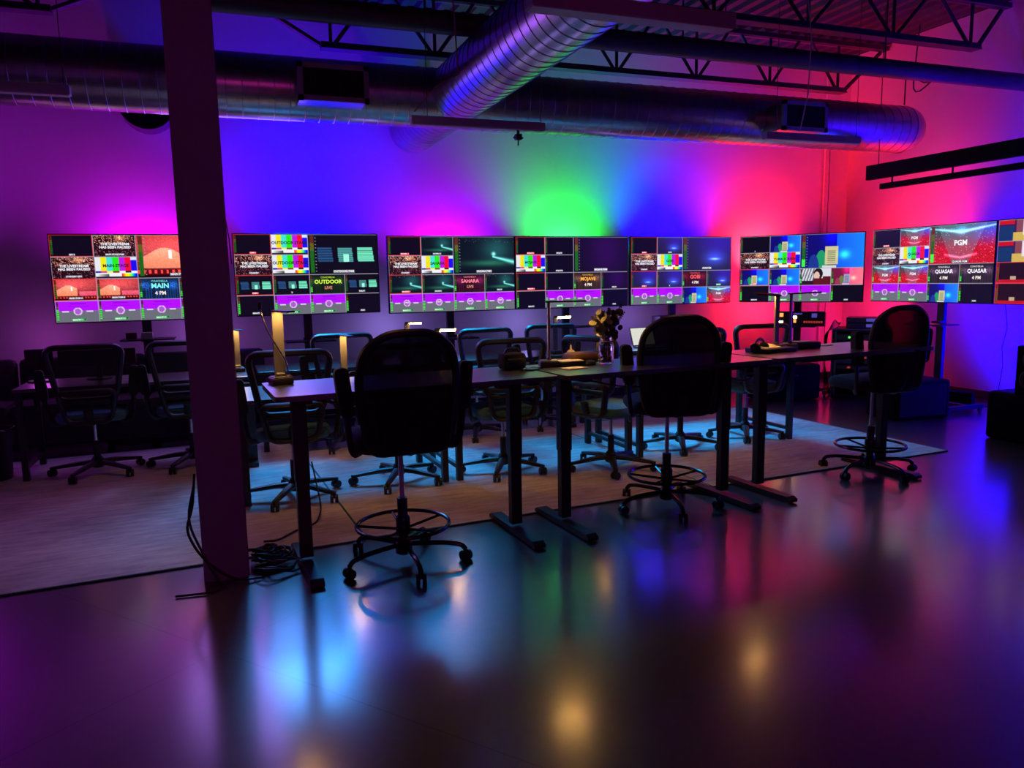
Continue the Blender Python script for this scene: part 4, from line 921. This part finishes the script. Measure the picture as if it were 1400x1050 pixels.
for k, (z, lb) in enumerate(((.838, 'lower of the two receivers stacked on the equipment rack'), (.905, 'upper of the two receivers stacked on the equipment rack'))):
    t = thing('rack_receiver', lb, 'audio receiver', (7.29, 7.14, z), R(-50), 'receivers on the equipment rack')
    MB().box((0, 0, .032), (.44, .34, .06), bevel=.004).build('housing', M['rackgrey'], t, smooth=False); MB().box((.08, -.172, .034), (.16, .004, .035)).build('display', M['ledblue'], t, smooth=False)
    for s in (-1, 1): MB().cyl((s*.19, -.17, .03), (s*.19, -.185, .03), .015, 12).build('knob', M['alu'], t)
m = MB()
for k in range(6): m.tube(fillet([(6.98+.01*k, 7.3, .90), (6.92+.01*k, 7.28, .95-.02*k), (6.84-.01*k, 7.3, .80), (6.86, 7.36, .40), (6.9+.02*k, 7.4, .02)], .1), .005, 6)
tag(m.build('cable_bundle', M['cable']), 'bundle of black cables hanging off the left side of the equipment rack', 'cables')
t = thing('equipment_case', 'black case on the floor left of the equipment rack', 'case', (6.30, 7.45, 0), R(-12))
MB().box((0, 0, .22), (.78, .40, .42), bevel=.03).build('case_body', M['cab'], t); MB().tube(fillet([(-.08, -.2, .30), (-.08, -.23, .30), (.08, -.23, .30), (.08, -.2, .30)], .02), .01, 8).build('handle', M['black'], t)
t = thing('subwoofer', 'black subwoofer box below the QUASAR screen', 'subwoofer', (6.64, 5.93, 0), R(-6))
MB().box((0, 0, .20), (.66, .44, .40), bevel=.03).build('cabinet', M['cab'], t, smooth=False)
MB().box((0, -.221, .20), (.56, .006, .32), bevel=.002).build('front_grille', M['fabric'], t, smooth=False)
t = thing('wedge_monitor', 'small black wedge speaker on the floor in front of the blue wall', 'floor speaker', (7.78, 6.22, 0), R(-60))
MB().plate([(-.13, 0), (.13, 0), (.13, .05), (-.06, .17), (-.13, .15)], .24, xf((0, 0, 0), (R(90), 0, R(90)))).build('cabinet', M['cab'], t, smooth=False)
tag(MB().tube(fillet([(7.5, 6.25, .006), (7.7, 6.1, .006), (7.95, 5.85, .006), (8.0, 5.5, .006), (7.6, 5.3, .006)], .2), .006, 6).build('floor_cable', M['cable']), 'black cable on the floor by the wedge speaker', 'cable')
t = thing('subwoofer', 'large black subwoofer at the right edge under the studio speaker', 'subwoofer', (6.69, 4.56, 0), R(0))
MB().box((0, 0, .215), (.60, .60, .43), bevel=.035).build('cabinet', M['cab'], t, smooth=False)
MB().box((0, -.301, .215), (.5, .006, .34), bevel=.002).build('front_grille', M['fabric'], t, smooth=False)
t = thing('studio_speaker', 'black studio speaker with two red-lit cones on the right subwoofer', 'speaker', (6.60, 4.54, .43), R(-78))
MB().box((0, 0, .21), (.24, .34, .42), bevel=.012).build('cabinet', M['cab'], t, smooth=False)
for z, r_ in ((.31, .062), (.13, .078)):
    MB().lathe([(r_*1.08, 0), (r_*1.08, .008), (r_, .010), (r_*.35, -.025), (r_*.30, -.012), (.001, -.004)], 28, xf((0, -.171, z), (R(90), 0, 0)), cap=False).build('cone', M['cone'], t)

# ------------------------------------------------------------------ cables on the floor
def coil(cx, cy, n, r, seed, z0=.01):
    rd = random.Random(seed); pts = []
    for k in range(n*14):
        a = k/14*2*math.pi; rr_ = r*(.75+.3*math.sin(k*.37+seed)); pts.append((cx+rr_*math.cos(a)+rd.gauss(0, .004), cy+rr_*.75*math.sin(a)+rd.gauss(0, .004), z0+.006*k/14+.014*(1+math.sin(k*.9))))
    return pts
m = MB().tube(coil(.17, 4.15, 8, .10, 1), .006, 6).tube(coil(.13, 4.22, 6, .08, 4, .03), .006, 6).tube(coil(.20, 4.02, 3, .13, 8), .005, 6)
tag(m.build('cable_coil', M['cable']), 'tangled coil of black cable on the floor right of the column foot', 'cables')
m = MB().tube(fillet([(-.185, 4.10, .55), (-.20, 4.0, .40), (-.24, 3.99, .30), (-.19, 3.97, .18), (-.12, 3.95, .10), (-.02, 3.94, .02), (.10, 3.96, .012)], .08, 5), .0065, 6)
m.tube(fillet([(-.19, 4.06, .50), (-.23, 3.98, .35), (-.17, 3.96, .18), (-.08, 3.90, .012), (-.15, 3.86, .008), (-.3, 3.88, .008)], .08, 5), .006, 6)
tag(m.build('column_cable', M['cable']), 'black cables drooping down the left side of the column to the floor', 'cable')
tag(MB().tube(fillet([(.14, 4.52, .015), (.22, 4.50, .018), (.35, 4.66, .018), (.46, 4.72, .018), (.52, 4.9, .05), (.50, 5.2, .3)], .1, 5), .006, 6).build('floor_cable', M['cable']), 'black cable running over the rug from the column to the desks', 'cable')
m = MB()
for (a, b_, sag) in (((.35, 4.12, .90), (1.45, 4.12, .90), .08), ((1.5, 4.12, .90), (1.9, 4.12, .9), .14), ((2.0, 4.25, .90), (3.0, 4.25, .9), .10), ((3.1, 4.3, .90), (3.5, 4.3, .9), .12)):
    m.tube([(a[0]+(b_[0]-a[0])*k/12, a[1], a[2]-sag*math.sin(math.pi*k/12)) for k in range(13)], .005, 6)
tag(m.build('under_desk_cables', M['cable']), 'black cables sagging beneath the front standing desks', 'cables')
